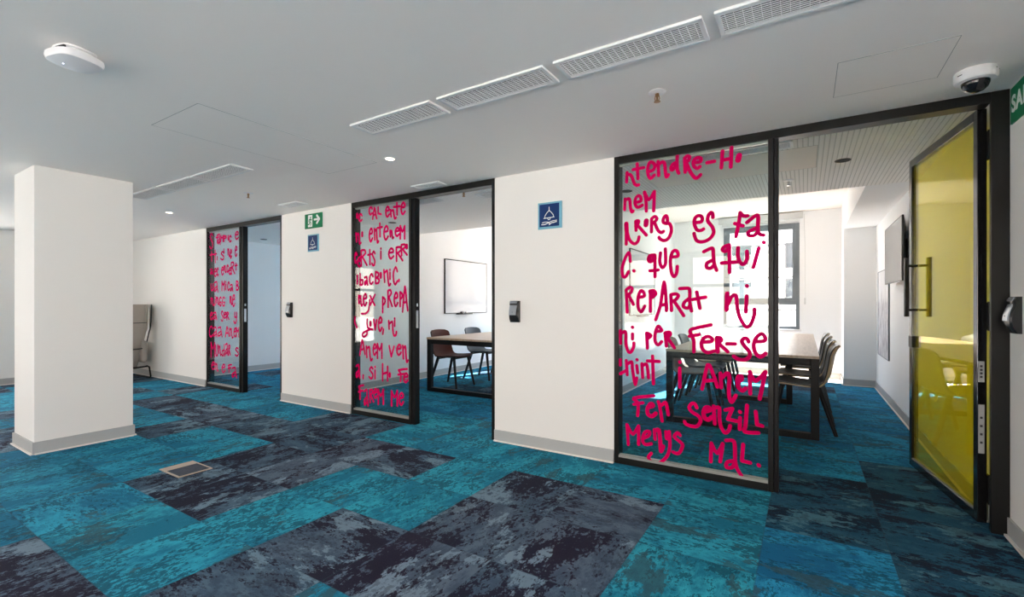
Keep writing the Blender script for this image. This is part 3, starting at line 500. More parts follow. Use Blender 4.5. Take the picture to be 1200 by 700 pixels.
# ------------------------------------------------------------------ lettered glass partitions
LETTERS_1 = '''10 -1151,2225 -1154,2154;10 -1151,2203 -1145,2206 -1137,2209 -1129,2208 -1123,2202 -1117,2193 -1112,2181 -1106,2166 -1101,2148 -1095,2134 -1089,2126 -1082,2121 -1076,2118 -1070,2117 -1065,2118 -1062,2119;10 -1073,2279 -1067,2166;10 -1104,2240 -1023,2243;10 -988,2206 -977,2208 -962,2211 -950,2217 -944,2227 -941,2241 -942,2253 -950,2264 -961,2273 -972,2277 -979,2273 -986,2263 -991,2250 -994,2234 -995,2214 -993,2196 -989,2179 -982,2164 -974,2155 -964,2158 -953,2168 -945,2175;10 -918,2271 -913,2168;10 -913,2248 -906,2253 -896,2260 -887,2263 -880,2261 -875,2256 -871,2247 -869,2233 -867,2216 -866,2198 -864,2180 -861,2161 -858,2149 -853,2150 -847,2157 -843,2163;10 -781,2295 -782,2280 -783,2259 -784,2238 -783,2221 -783,2205 -781,2191 -778,2179 -774,2169 -771,2163;10 -789,2244 -796,2242 -806,2238 -814,2233 -820,2225 -825,2216 -827,2208 -825,2201 -820,2194 -814,2193 -806,2201 -796,2214 -789,2223;10 -729,2266 -727,2164;10 -729,2266 -724,2270 -718,2276 -712,2278 -706,2276 -700,2272 -697,2266 -698,2258 -702,2249 -707,2241 -713,2236 -719,2231 -724,2229;10 -719,2243 -722,2176;10 -714,2217 -708,2202 -700,2181 -692,2161 -684,2146 -675,2132 -667,2122 -661,2115 -654,2111 -648,2111 -639,2116 -630,2124 -624,2131;10 -672,2225 -659,2223 -642,2221 -628,2221 -622,2227 -620,2235 -621,2243 -625,2248 -633,2252 -641,2254 -650,2252 -660,2247 -667,2240 -671,2229 -672,2216 -670,2204 -664,2193 -656,2184 -648,2178 -640,2179 -633,2184 -628,2188;10 -581,2208 -533,2210;10 -482,2272 -489,2158;10 -425,2287 -430,2154;10 -482,2210 -430,2211;15 -379,2224 -385,2193;10 -1166,2025 -1169,1945;10 -1166,2014 -1159,2018 -1151,2023 -1143,2025 -1137,2023 -1132,2018 -1129,2010 -1127,1995 -1126,1977 -1125,1960 -1122,1945 -1118,1931 -1115,1922 -1111,1921 -1106,1924 -1104,1927;10 -1081,1990 -1070,1991 -1056,1993 -1045,1997 -1043,2006 -1045,2018 -1048,2027 -1052,2033 -1058,2037 -1065,2038 -1071,2035 -1078,2029 -1084,2021 -1088,2010 -1090,1996 -1090,1983 -1086,1970 -1079,1958 -1070,1951 -1058,1952 -1044,1958 -1034,1963;10 -1004,1916 -1005,1937 -1005,1967 -1007,1995 -1010,2020 -1015,2043 -1018,2059;10 -1018,2059 -1010,2039 -998,2012 -985,1998 -971,2011 -956,2036 -945,2055;10 -945,2055 -950,1913;14 -1157,1835 -1154,1779;10 -1157,1819 -1157,1680;10 -1151,1779 -1147,1760 -1140,1734 -1132,1711 -1120,1696 -1107,1684 -1095,1678 -1084,1680 -1075,1687 -1067,1695 -1063,1706 -1060,1719 -1059,1728;13 -1081,1845 -1076,1846 -1069,1847 -1065,1846 -1065,1841 -1067,1834 -1070,1827 -1074,1821 -1078,1816 -1081,1812;10 -1084,1839 -1081,1779;10 -1070,1816 -1004,1737;15 -1004,1843 -1007,1813;10 -964,1855 -966,1758;10 -964,1855 -958,1860 -950,1866 -942,1869 -935,1866 -929,1859 -926,1852 -930,1843 -938,1834 -945,1826 -950,1823 -953,1822 -956,1822;10 -942,1821 -936,1805 -927,1783 -918,1765 -910,1755 -902,1750 -895,1747 -888,1748 -883,1751 -879,1754;10 -850,1828 -851,1836 -851,1846 -853,1855 -856,1861 -859,1866 -863,1867 -869,1863 -875,1855 -879,1847 -881,1838 -881,1828 -879,1820 -874,1816 -868,1813 -861,1811 -852,1810 -843,1810 -835,1806 -828,1793 -823,1775 -822,1757 -825,1739 -832,1720 -840,1705 -849,1696 -860,1689 -871,1687 -882,1688 -894,1694 -903,1700 -907,1705 -909,1710 -910,1713;10 -660,1799 -648,1798 -631,1798 -619,1800 -614,1809 -612,1820 -614,1830 -619,1838 -627,1843 -636,1845 -644,1843 -653,1838 -660,1830 -664,1818 -666,1804 -665,1789 -661,1774 -655,1758 -648,1746 -640,1741 -632,1739 -624,1739 -616,1741 -609,1745 -604,1748;10 -543,1823 -543,1830 -544,1840 -545,1849 -548,1854 -552,1857 -557,1858 -563,1853 -569,1846 -573,1836 -576,1826 -578,1814 -576,1801 -568,1787 -557,1773 -547,1758 -542,1744 -538,1730 -538,1717 -543,1703 -551,1690 -562,1678 -576,1669 -593,1662 -609,1659 -624,1659 -637,1663 -648,1669 -655,1679 -659,1691 -662,1701 -665,1710 -666,1717 -667,1722;10 -398,1678 -394,1699 -388,1729 -383,1758 -378,1788 -374,1817 -372,1838;10 -372,1838 -367,1831 -360,1821 -352,1814 -343,1812 -334,1811 -328,1812;10 -405,1768 -356,1748;10 -332,1768 -315,1782 -292,1801 -274,1811 -267,1808 -265,1797 -265,1781 -266,1760 -267,1735 -267,1714 -265,1700 -262,1691 -257,1684 -249,1679 -240,1677 -233,1675;10 -269,1729 -285,1722 -306,1713 -321,1704 -326,1696 -325,1688 -321,1682 -313,1678 -302,1676 -291,1677 -282,1683 -273,1693 -267,1699;10 -1126,1547 -1127,1564 -1129,1586 -1132,1603 -1135,1611 -1138,1614 -1143,1612 -1150,1603 -1158,1589 -1166,1572 -1174,1550 -1183,1525 -1189,1500 -1189,1476 -1187,1452 -1183,1436 -1176,1430 -1168,1430 -1160,1435 -1152,1446 -1145,1460 -1140,1470;10 -1099,1476 -1097,1473;13 -945,1582 -954,1581 -967,1581 -977,1578 -982,1570 -985,1560 -985,1551 -983,1545 -978,1541 -972,1540 -962,1545 -950,1554 -942,1560;10 -940,1581 -940,1425;10 -977,1470 -916,1474;10 -900,1598 -902,1580 -905,1554 -905,1531 -901,1513 -894,1498 -887,1490 -879,1492 -872,1501 -866,1513 -863,1527 -863,1543 -863,1561 -864,1583 -865,1608 -866,1625;10 -822,1564 -809,1564 -791,1564 -779,1567 -775,1576 -777,1588 -781,1599 -786,1605 -792,1609 -799,1610 -806,1607 -813,1601 -819,1590 -824,1575 -828,1555 -830,1533 -829,1506 -826,1477 -822,1453 -817,1437 -810,1426 -804,1421 -798,1425 -791,1434 -786,1447 -783,1463 -782,1481 -781,1494;10 -602,1589 -586,1597 -564,1607 -547,1611 -542,1603 -541,1589 -540,1572 -539,1552 -538,1528 -536,1507 -531,1487 -524,1468 -519,1456;10 -543,1527 -554,1523 -569,1516 -581,1509 -585,1499 -586,1487 -583,1478 -576,1473 -566,1471 -557,1472 -548,1479 -539,1489 -533,1496;10 -439,1626 -449,1623 -462,1619 -473,1613 -479,1607 -482,1600 -482,1594 -478,1588 -471,1584 -464,1583 -456,1589 -447,1599 -441,1606;10 -439,1626 -437,1437;10 -487,1504 -392,1507;10 -385,1603 -386,1585 -387,1561 -385,1539 -380,1521 -373,1504 -365,1494 -358,1490 -350,1492 -343,1497 -337,1506 -333,1518 -330,1531 -330,1546 -331,1563 -332,1575;10 -261,1592 -293,1466;10 -233,1629 -231,1626;10 -1157,1327 -1150,1161;10 -1160,1328 -1153,1335 -1142,1344 -1133,1350 -1124,1351 -1117,1348 -1112,1343 -1112,1335 -1114,1324 -1119,1314 -1129,1304 -1141,1294 -1150,1287;10 -1140,1294 -1102,1221;10 -1062,1273 -1049,1275 -1032,1278 -1019,1283 -1018,1292 -1021,1303 -1026,1312 -1032,1319 -1039,1324 -1046,1322 -1053,1311 -1060,1294 -1066,1273 -1068,1250 -1068,1223 -1066,1201 -1060,1183 -1051,1170 -1042,1165 -1033,1175 -1023,1194 -1016,1208;10 -974,1318 -974,1169;14 -974,1315 -968,1316 -959,1318 -951,1318 -945,1313 -940,1306 -939,1298 -944,1290 -954,1282 -961,1276;10 -935,1108 -926,1133 -913,1170 -900,1214 -891,1278 -882,1348 -874,1384 -868,1356 -863,1293 -860,1240 -858,1210 -857,1190 -857,1176;10 -900,1214 -863,1221;10 -826,1284 -822,1176;10 -826,1290 -815,1293 -801,1296 -789,1296 -781,1293 -775,1287 -774,1280 -778,1271 -786,1261 -795,1252 -804,1247 -813,1245 -819,1243;10 -801,1240 -737,1140;10 -764,1334 -749,1335 -727,1336 -710,1336 -702,1334 -698,1331 -696,1320 -695,1297 -696,1268 -696,1239 -692,1214 -687,1191 -684,1174;10 -699,1264 -709,1256 -723,1245 -734,1233 -739,1222 -740,1211 -737,1202 -728,1197 -715,1194 -704,1196 -699,1205 -695,1218 -693,1227;10 -649,1307 -628,1193;10 -678,1255 -591,1271;12 -453,1295 -456,1183;10 -451,1213 -444,1230 -435,1254 -426,1272 -418,1281 -410,1284 -404,1284 -399,1281 -397,1273 -395,1262 -393,1245 -392,1224 -390,1203 -387,1181 -383,1160 -377,1139 -369,1119 -359,1100 -350,1086 -343,1076 -336,1070 -328,1069 -320,1075 -310,1087 -302,1101 -296,1118 -291,1138 -287,1155 -286,1169 -287,1181 -287,1189;10 -333,1276 -338,1169;10 -333,1345 -331,1342;10 -1203,1019 -1201,923;10 -1197,996 -1189,1002 -1178,1010 -1169,1014 -1164,1011 -1161,1005 -1160,992 -1160,971 -1161,944 -1160,920 -1156,898 -1149,879 -1143,865 -1137,857 -1130,855 -1123,858 -1115,867 -1107,881 -1101,895 -1098,907 -1098,920 -1098,928;10 -1109,997 -1109,958;10 -1110,1049 -1108,1046;10 -1001,1006 -996,895;13 -999,1003 -991,1000 -980,995 -974,990 -977,984 -985,978 -991,973;10 -929,1021 -918,1023 -902,1024 -892,1028 -892,1034 -897,1042 -903,1049 -907,1055 -913,1060 -918,1059 -925,1050 -932,1034 -937,1016 -940,994 -941,971 -940,951 -934,937 -927,927 -918,923 -909,928 -899,939 -892,948;10 -866,1007 -858,917;12 -866,1010 -858,1012 -848,1015 -840,1016 -835,1014 -832,1009 -832,1003 -837,996 -845,987 -850,981;10 -845,971 -801,907;10 -556,1078 -579,1072 -612,1064 -641,1057 -660,1052 -675,1048 -686,1043 -692,1037 -694,1030 -693,1022 -689,1012 -682,1002 -676,991 -672,980 -670,969 -668,954 -668,931 -668,905 -668,886;10 -698,995 -634,1008;10 -609,957 -592,958 -570,960 -553,964 -547,971 -547,980 -551,987 -557,992 -567,996 -577,997 -587,995 -596,990 -604,983 -611,972 -616,959 -619,946 -618,931 -615,917 -609,905 -600,895 -590,889 -577,885 -562,888 -546,894 -534,898;12 -517,991 -513,894;10 -515,991 -509,992 -502,993 -496,992 -492,987 -490,979 -491,972 -497,966 -506,960 -513,956;10 -505,951 -449,898;10 -454,951 -403,953;10 -322,971 -324,978 -327,987 -331,993 -336,996 -343,995 -349,993 -355,988 -360,981 -362,972 -359,962 -352,950 -344,938 -335,927 -325,916 -317,905 -314,893 -314,881 -317,870 -325,861 -337,853 -349,848 -361,847 -373,848 -385,851 -396,856 -405,864 -412,869;10 -286,973 -270,974 -247,976 -230,980 -224,988 -223,998 -226,1007 -230,1016 -237,1023 -245,1026 -254,1023 -264,1016 -273,1005 -281,991 -287,974 -291,955 -291,937 -288,918 -282,902 -273,888 -262,878 -252,874 -240,880 -229,891 -221,900;10 -1203,796 -1203,756;10 -1203,689 -1160,715;10 -1157,793 -1149,685;10 -1149,766 -1139,773 -1125,783 -1115,785 -1111,774 -1110,756 -1109,735 -1106,711 -1102,683 -1098,659 -1094,639 -1090,622 -1087,616 -1083,628 -1079,650 -1076,666;10 -1076,760 -1069,705;10 -1075,805 -1073,802;10 -1037,776 -1031,673;10 -1031,763 -1024,768 -1013,775 -1004,776 -999,766 -996,750 -993,733 -991,713 -989,692 -988,676;10 -958,838 -951,634;10 -996,800 -910,801;10 -764,763 -763,627;10 -764,808 -762,805;10 -613,627 -603,681 -590,753 -577,800 -565,799 -554,773 -544,743 -532,712 -521,676 -514,652;10 -599,685 -533,697;10 -495,747 -489,648;10 -484,718 -475,730 -462,745 -452,753 -445,749 -441,737 -439,722 -438,705 -440,685 -441,664 -442,643 -442,620 -441,600 -437,581 -432,563 -425,556 -416,567 -406,589 -399,605;11 -378,704 -374,707 -367,712 -363,717 -362,724 -363,732 -365,737 -370,739 -376,739 -381,736 -385,728 -388,716 -389,703 -388,688 -385,672 -381,658 -374,649 -366,643 -358,641 -351,645 -344,653 -340,659;10 -312,625 -314,772;10 -314,772 -307,752 -296,725 -281,713 -261,728 -238,758 -222,779;10 -222,779 -256,597;10 -948,545 -992,537 -1055,525 -1098,513 -1101,503 -1084,494 -1070,483 -1066,470 -1065,456 -1065,440 -1066,420 -1068,399 -1070,384;10 -1098,466 -1029,485;12 -983,460 -974,462 -963,465 -956,469 -954,473 -955,479 -958,482 -963,484 -970,484 -977,480 -984,470 -992,456 -996,442 -997,428 -995,414 -991,402 -982,396 -972,392 -961,393 -951,399 -941,410 -934,418;10 -916,506 -912,495 -907,480 -903,459 -898,428 -893,393 -889,367;10 -892,482 -885,490 -875,501 -866,506 -860,499 -856,485 -853,470 -850,452 -847,432 -845,418;10 -649,492 -652,500 -656,510 -661,518 -668,521 -675,521 -682,518 -690,510 -697,498 -700,486 -696,476 -687,465 -677,456 -663,449 -648,442 -636,434 -628,425 -624,415 -623,404 -627,390 -636,374 -646,363 -658,358 -673,357 -687,357 -701,360 -714,364 -723,369 -728,374 -730,380 -731,384;12 -598,471 -587,475 -573,480 -563,486 -562,493 -565,500 -570,504 -577,504 -586,502 -593,496 -598,486 -603,473 -604,460 -604,447 -600,435 -595,426 -588,421 -579,418 -570,419 -563,424 -556,433 -551,440;10 -538,516 -531,395;10 -531,506 -522,509 -510,513 -502,509 -500,495 -501,473 -502,451 -500,430 -498,409 -494,389 -487,370 -477,353 -468,343 -459,343 -451,351 -444,360 -439,371 -436,385 -434,395;10 -465,498 -420,514;10 -420,514 -449,437;10 -449,437 -392,432;10 -373,458 -375,380;10 -374,498 -372,495;10 -331,545 -341,400;10 -341,400 -345,390 -350,376 -345,366 -321,365 -288,368 -263,371;10 -279,510 -272,430;10 -272,425 -241,420;10 -1141,156 -1151,305;10 -1151,305 -1139,282 -1123,253 -1106,238 -1090,254 -1074,285 -1062,307;10 -1062,307 -1062,168;10 -1024,222 -1013,228 -997,237 -986,247 -980,258 -979,269 -981,276 -990,277 -1003,274 -1014,266 -1023,251 -1030,230 -1033,211 -1031,196 -1024,183 -1014,176 -999,177 -980,183 -967,188;10 -944,296 -939,226;12 -934,292 -928,296 -919,301 -911,296 -907,274 -904,242 -902,213 -900,184 -899,158 -897,143 -892,150 -885,169 -881,183;10 -861,293 -860,278 -859,257 -856,243 -849,244 -840,253 -833,260;10 -838,297 -836,270 -833,231 -833,196 -836,168 -842,142 -852,118 -867,95 -887,73 -906,57 -926,50 -946,49 -962,52 -975,60 -985,73 -989,85 -984,97 -974,109 -967,117;10 -762,280 -766,286 -773,294 -780,296 -789,289 -799,277 -802,265 -792,255 -776,244 -762,235 -753,227 -746,220 -744,210 -750,191 -759,167 -771,151 -785,147 -800,150 -811,153;10 -557,129 -553,258;10 -553,258 -544,237 -530,208 -516,194 -503,211 -489,242 -480,266;10 -480,266 -496,140;10 -460,291 -446,294 -427,298 -412,294 -407,279 -405,256 -404,230 -404,200 -404,167 -400,136 -390,109 -376,86 -365,70;10 -408,160 -421,157 -439,152 -452,144 -458,132 -459,118 -456,108 -446,106 -432,109 -420,115 -413,127 -408,142 -404,153;10 -354,281 -362,177;10 -362,169 -312,165;10 -263,160 -260,155'''
LETTERS_2 = '''15 -4216,2221 -4216,2187;10 -4137,2198 -4145,2210 -4156,2220 -4171,2213 -4183,2199 -4186,2178 -4183,2158 -4174,2146 -4161,2140 -4148,2146 -4137,2154;10 -3973,2256 -3981,2268 -3992,2278 -4006,2271 -4018,2256 -4021,2235 -4018,2215 -4009,2202 -3997,2196 -3984,2202 -3973,2210;10 -3965,2145 -3952,2209 -3937,2264 -3926,2244 -3918,2201 -3909,2169 -3902,2145;10 -3952,2187 -3915,2189;10 -3878,2262 -3880,2196;10 -3880,2196 -3835,2183;10 -3759,2211 -3738,2210 -3717,2213 -3713,2225 -3717,2239 -3726,2250 -3738,2254 -3752,2240 -3762,2219 -3763,2194 -3759,2170 -3750,2153 -3738,2146 -3723,2157 -3711,2170;10 -3693,2216 -3684,2143;10 -3684,2197 -3670,2206 -3654,2209 -3649,2196 -3645,2174 -3640,2143 -3632,2118 -3621,2118 -3611,2125;10 -3600,2277 -3596,2155;10 -3643,2239 -3558,2238;10 -3533,2222 -3511,2221 -3489,2224 -3485,2238 -3489,2253 -3499,2266 -3511,2270 -3525,2255 -3536,2231 -3538,2203 -3533,2176 -3524,2158 -3511,2150 -3496,2162 -3483,2177;10 -4233,2014 -4224,1919;10 -4224,1990 -4210,2002 -4194,2007 -4189,1990 -4186,1961 -4181,1922 -4173,1890 -4162,1891 -4152,1901;15 -4132,2009 -4132,1977;10 -4014,1987 -3994,1987 -3974,1992 -3970,2008 -3974,2026 -3982,2041 -3994,2045 -4007,2026 -4017,1997 -4018,1964 -4014,1932 -4005,1911 -3994,1902 -3980,1917 -3968,1936;10 -3939,2037 -3932,1919;10 -3932,2007 -3920,2022 -3908,2030 -3904,2008 -3901,1973 -3897,1924 -3891,1884 -3882,1885 -3874,1898;10 -3854,2088 -3851,1947;10 -3891,2042 -3818,2045;10 -3785,1992 -3760,1992 -3735,1997 -3730,2013 -3735,2032 -3746,2047 -3760,2052 -3776,2033 -3789,2003 -3790,1968 -3785,1936 -3774,1914 -3760,1905 -3742,1920 -3728,1939;10 -3700,1999 -3694,1934;10 -3694,1982 -3685,1990 -3675,1994 -3672,1982 -3670,1963 -3667,1936 -3662,1914 -3655,1914 -3649,1921;10 -3618,1983 -3595,1983 -3573,1985 -3569,1995 -3573,2006 -3582,2015 -3595,2018 -3610,2007 -3621,1990 -3622,1969 -3618,1950 -3608,1937 -3595,1931 -3579,1939 -3567,1950;10 -3550,1901 -3550,2033;10 -3550,2033 -3536,1998 -3519,1971 -3502,1995 -3488,2027;10 -3488,2027 -3488,1896;10 -4220,1769 -4226,1786 -4233,1799 -4243,1788 -4251,1765 -4253,1735 -4251,1706 -4245,1689 -4237,1682 -4228,1691 -4220,1704;10 -4202,1701 -4176,1701 -4151,1704 -4147,1716 -4151,1729 -4162,1740 -4176,1743 -4193,1730 -4205,1708 -4207,1683 -4202,1661 -4191,1645 -4176,1638 -4159,1649 -4144,1663;10 -4150,1814 -4146,1645;10 -4150,1814 -4126,1819 -4100,1819 -4082,1804 -4078,1783 -4106,1760 -4137,1742;10 -4126,1741 -4057,1650;10 -4011,1814 -4008,1655;10 -4040,1760 -3982,1768;10 -3930,1770 -3939,1784 -3951,1794 -3963,1781 -3969,1757 -3952,1729 -3933,1701 -3930,1676 -3935,1655 -3944,1644 -3956,1641 -3967,1652 -3977,1665;10 -3838,1786 -3838,1709;10 -3838,1819 -3836,1813;10 -3712,1765 -3684,1765 -3655,1768 -3650,1780 -3655,1794 -3667,1805 -3684,1809 -3702,1795 -3716,1773 -3718,1748 -3712,1724 -3700,1708 -3684,1701 -3664,1712 -3647,1726;10 -3608,1812 -3604,1671;10 -3608,1812 -3584,1816 -3558,1816 -3541,1803 -3537,1785 -3565,1766 -3595,1752;10 -3585,1751 -3516,1674;10 -3535,1835 -3531,1727;10 -3535,1835 -3514,1838 -3491,1838 -3476,1827 -3472,1814 -3497,1800 -3524,1789;10 -3514,1788 -3454,1729;15 -3459,1826 -3459,1800;10 -4213,1516 -4213,1454;10 -4213,1543 -4211,1538;10 -4165,1557 -4162,1436;10 -4162,1485 -4145,1490 -4127,1490 -4123,1466 -4127,1442 -4144,1436 -4160,1436;10 -4093,1514 -4077,1520 -4061,1522 -4057,1508 -4055,1487 -4049,1458 -4043,1434;10 -4058,1482 -4074,1476 -4090,1465 -4093,1450 -4087,1439 -4071,1448 -4055,1460;10 -3962,1523 -3970,1539 -3982,1551 -3998,1540 -4011,1519 -4014,1490 -4011,1463 -4001,1447 -3988,1440 -3974,1450 -3962,1462;10 -3919,1572 -3919,1447;10 -3919,1572 -3896,1566 -3875,1556 -3873,1538 -3881,1521 -3899,1513 -3916,1509;10 -3912,1509 -3889,1501 -3866,1489 -3865,1469 -3875,1452 -3897,1447 -3919,1447;15 -3840,1550 -3840,1511;10 -3791,1587 -3780,1457;10 -3780,1555 -3762,1571 -3743,1580 -3737,1557 -3733,1518 -3726,1464 -3717,1420 -3704,1422 -3692,1437;10 -3700,1557 -3700,1487;10 -3700,1587 -3699,1582;10 -3593,1564 -3602,1590 -3615,1610 -3633,1592 -3647,1557 -3651,1510 -3647,1465 -3636,1439 -3622,1428 -3606,1444 -3593,1464;10 -3568,1476 -3571,1461;10 -4191,1319 -4185,1230;10 -4185,1297 -4173,1308 -4161,1315 -4157,1299 -4155,1272 -4151,1236 -4145,1206 -4136,1208 -4129,1218;10 -4108,1282 -4087,1284 -4067,1290 -4063,1305 -4067,1320 -4075,1333 -4087,1336 -4100,1318 -4111,1291 -4112,1261 -4108,1234 -4099,1215 -4087,1208 -4073,1222 -4061,1240;10 -4007,1315 -3934,1214;10 -3929,1326 -4003,1214;10 -3810,1298 -3810,1135;10 -3810,1298 -3791,1288 -3773,1273 -3773,1252 -3781,1232 -3795,1222 -3808,1216;10 -3730,1365 -3727,1193;10 -3730,1365 -3714,1371 -3696,1373 -3685,1359 -3682,1337 -3701,1313 -3721,1293;10 -3714,1292 -3668,1202;10 -3634,1285 -3614,1287 -3593,1293 -3590,1310 -3593,1328 -3602,1342 -3614,1345 -3627,1325 -3637,1295 -3639,1261 -3634,1230 -3626,1209 -3614,1201 -3599,1217 -3587,1237;10 -3552,1348 -3552,1201;10 -3552,1348 -3536,1339 -3520,1326 -3520,1307 -3527,1289 -3539,1280 -3550,1275;10 -3516,1145 -3501,1283 -3484,1404 -3472,1362 -3462,1274 -3452,1208 -3444,1158;10 -3502,1236 -3458,1248;15 -4000,1026 -4000,994;10 -3948,1058 -3927,949;10 -3927,949 -3902,1054;10 -3870,1021 -3849,1024 -3827,1031 -3823,1048 -3827,1066 -3836,1080 -3849,1084 -3863,1063 -3873,1031 -3875,996 -3870,964 -3861,943 -3849,935 -3834,952 -3821,973;10 -3798,956 -3808,906;10 -3632,1051 -3632,995;10 -3632,1075 -3631,1071;10 -4141,1119 -4114,1117 -4081,1120 -4052,1133 -4029,1160 -4017,1219 -4011,1272;10 -4249,1078 -4254,1053 -4255,1021 -4237,989 -4219,965;10 -4052,1057 -4054,1014 -4046,969 -4005,953 -3965,948;10 -3719,1047 -3713,963;10 -3708,1016 -3687,1033 -3665,1040 -3660,1008 -3659,964 -3653,925 -3643,896 -3626,894 -3611,905 -3606,920 -3606,935;10 -4003,951 -4056,933 -4111,911 -4129,893 -4131,877 -4120,867 -4101,865 -4077,876 -4057,893 -4054,915 -4057,933;10 -4170,661 -4153,751 -4132,830 -4119,804 -4107,748 -4095,706 -4086,674;10 -4153,720 -4103,731;10 -4066,763 -4056,642;10 -4056,734 -4039,751 -4020,760 -4014,739 -4010,703 -4004,653 -3995,613 -3981,616 -3970,631;10 -3952,742 -3934,745 -3916,751 -3912,765 -3916,779 -3924,790 -3934,792 -3946,775 -3955,750 -3956,722 -3952,697 -3944,680 -3934,674 -3921,688 -3911,705;10 -3890,644 -3890,798;10 -3890,798 -3875,760 -3856,730 -3837,761 -3823,801;10 -3823,801 -3823,648;10 -3713,783 -3681,673;10 -3681,673 -3641,781;10 -3595,756 -3570,759 -3546,765 -3541,778 -3546,791 -3556,801 -3570,803 -3586,787 -3599,764 -3600,738 -3595,715 -3585,701 -3570,695 -3553,708 -3539,724;10 -3514,795 -3506,663;10 -3506,763 -3493,781 -3479,791 -3474,768 -3471,728 -3466,674 -3460,630 -3449,633 -3440,649;10 -4230,533 -4211,545 -4191,550 -4186,529 -4184,494 -4176,449 -4170,411;10 -4187,487 -4207,474 -4226,456 -4229,430 -4223,413 -4203,430 -4184,452;10 -4114,443 -4116,406;10 -3961,525 -3973,535 -3988,541 -4004,528 -4012,508 -3989,489 -3965,468 -3962,448 -3968,431 -3980,420 -3995,416 -4010,423 -4022,433;10 -3928,512 -3928,422;10 -3928,550 -3927,544;10 -3812,586 -3812,409;10 -3737,564 -3737,415;10 -3812,480 -3737,503;15 -3704,490 -3704,463;10 -3454,560 -3516,551 -3575,538 -3565,526 -3541,507 -3542,465 -3547,427;10 -3581,491 -3481,509;10 -3493,472 -3471,476 -3449,481 -3445,492 -3449,503 -3458,512 -3471,513 -3485,499 -3496,479 -3497,457 -3493,437 -3484,425 -3471,421 -3456,433 -3443,446;10 -4111,333 -4150,324 -4186,310 -4180,295 -4165,272 -4166,221 -4169,175;10 -4190,253 -4127,272;10 -4097,268 -4079,283 -4059,290 -4054,263 -4052,220 -4045,163 -4039,115;10 -4056,210 -4075,194 -4094,171 -4097,139 -4090,118 -4071,139 -4052,167;10 -4010,288 -4007,156;10 -4010,288 -3995,294 -3978,298 -3967,287 -3965,271 -3982,250 -4002,233;10 -3995,234 -3951,169;10 -3940,268 -3921,271 -3903,278 -3899,290 -3903,302 -3911,311 -3921,312 -3933,297 -3942,275 -3944,251 -3940,230 -3932,216 -3921,211 -3908,224 -3897,239;10 -3877,152 -3877,307;10 -3877,307 -3860,270 -3839,241 -3817,274 -3801,315;10 -3801,315 -3801,161;10 -3677,157 -3677,313;10 -3677,313 -3658,276 -3635,248 -3611,281 -3593,322;10 -3593,322 -3593,167;10 -3559,251 -3536,255 -3512,263 -3508,278 -3512,293 -3522,304 -3536,305 -3551,287 -3563,259 -3564,230 -3559,204 -3549,188 -3536,182 -3519,198 -3506,216'''
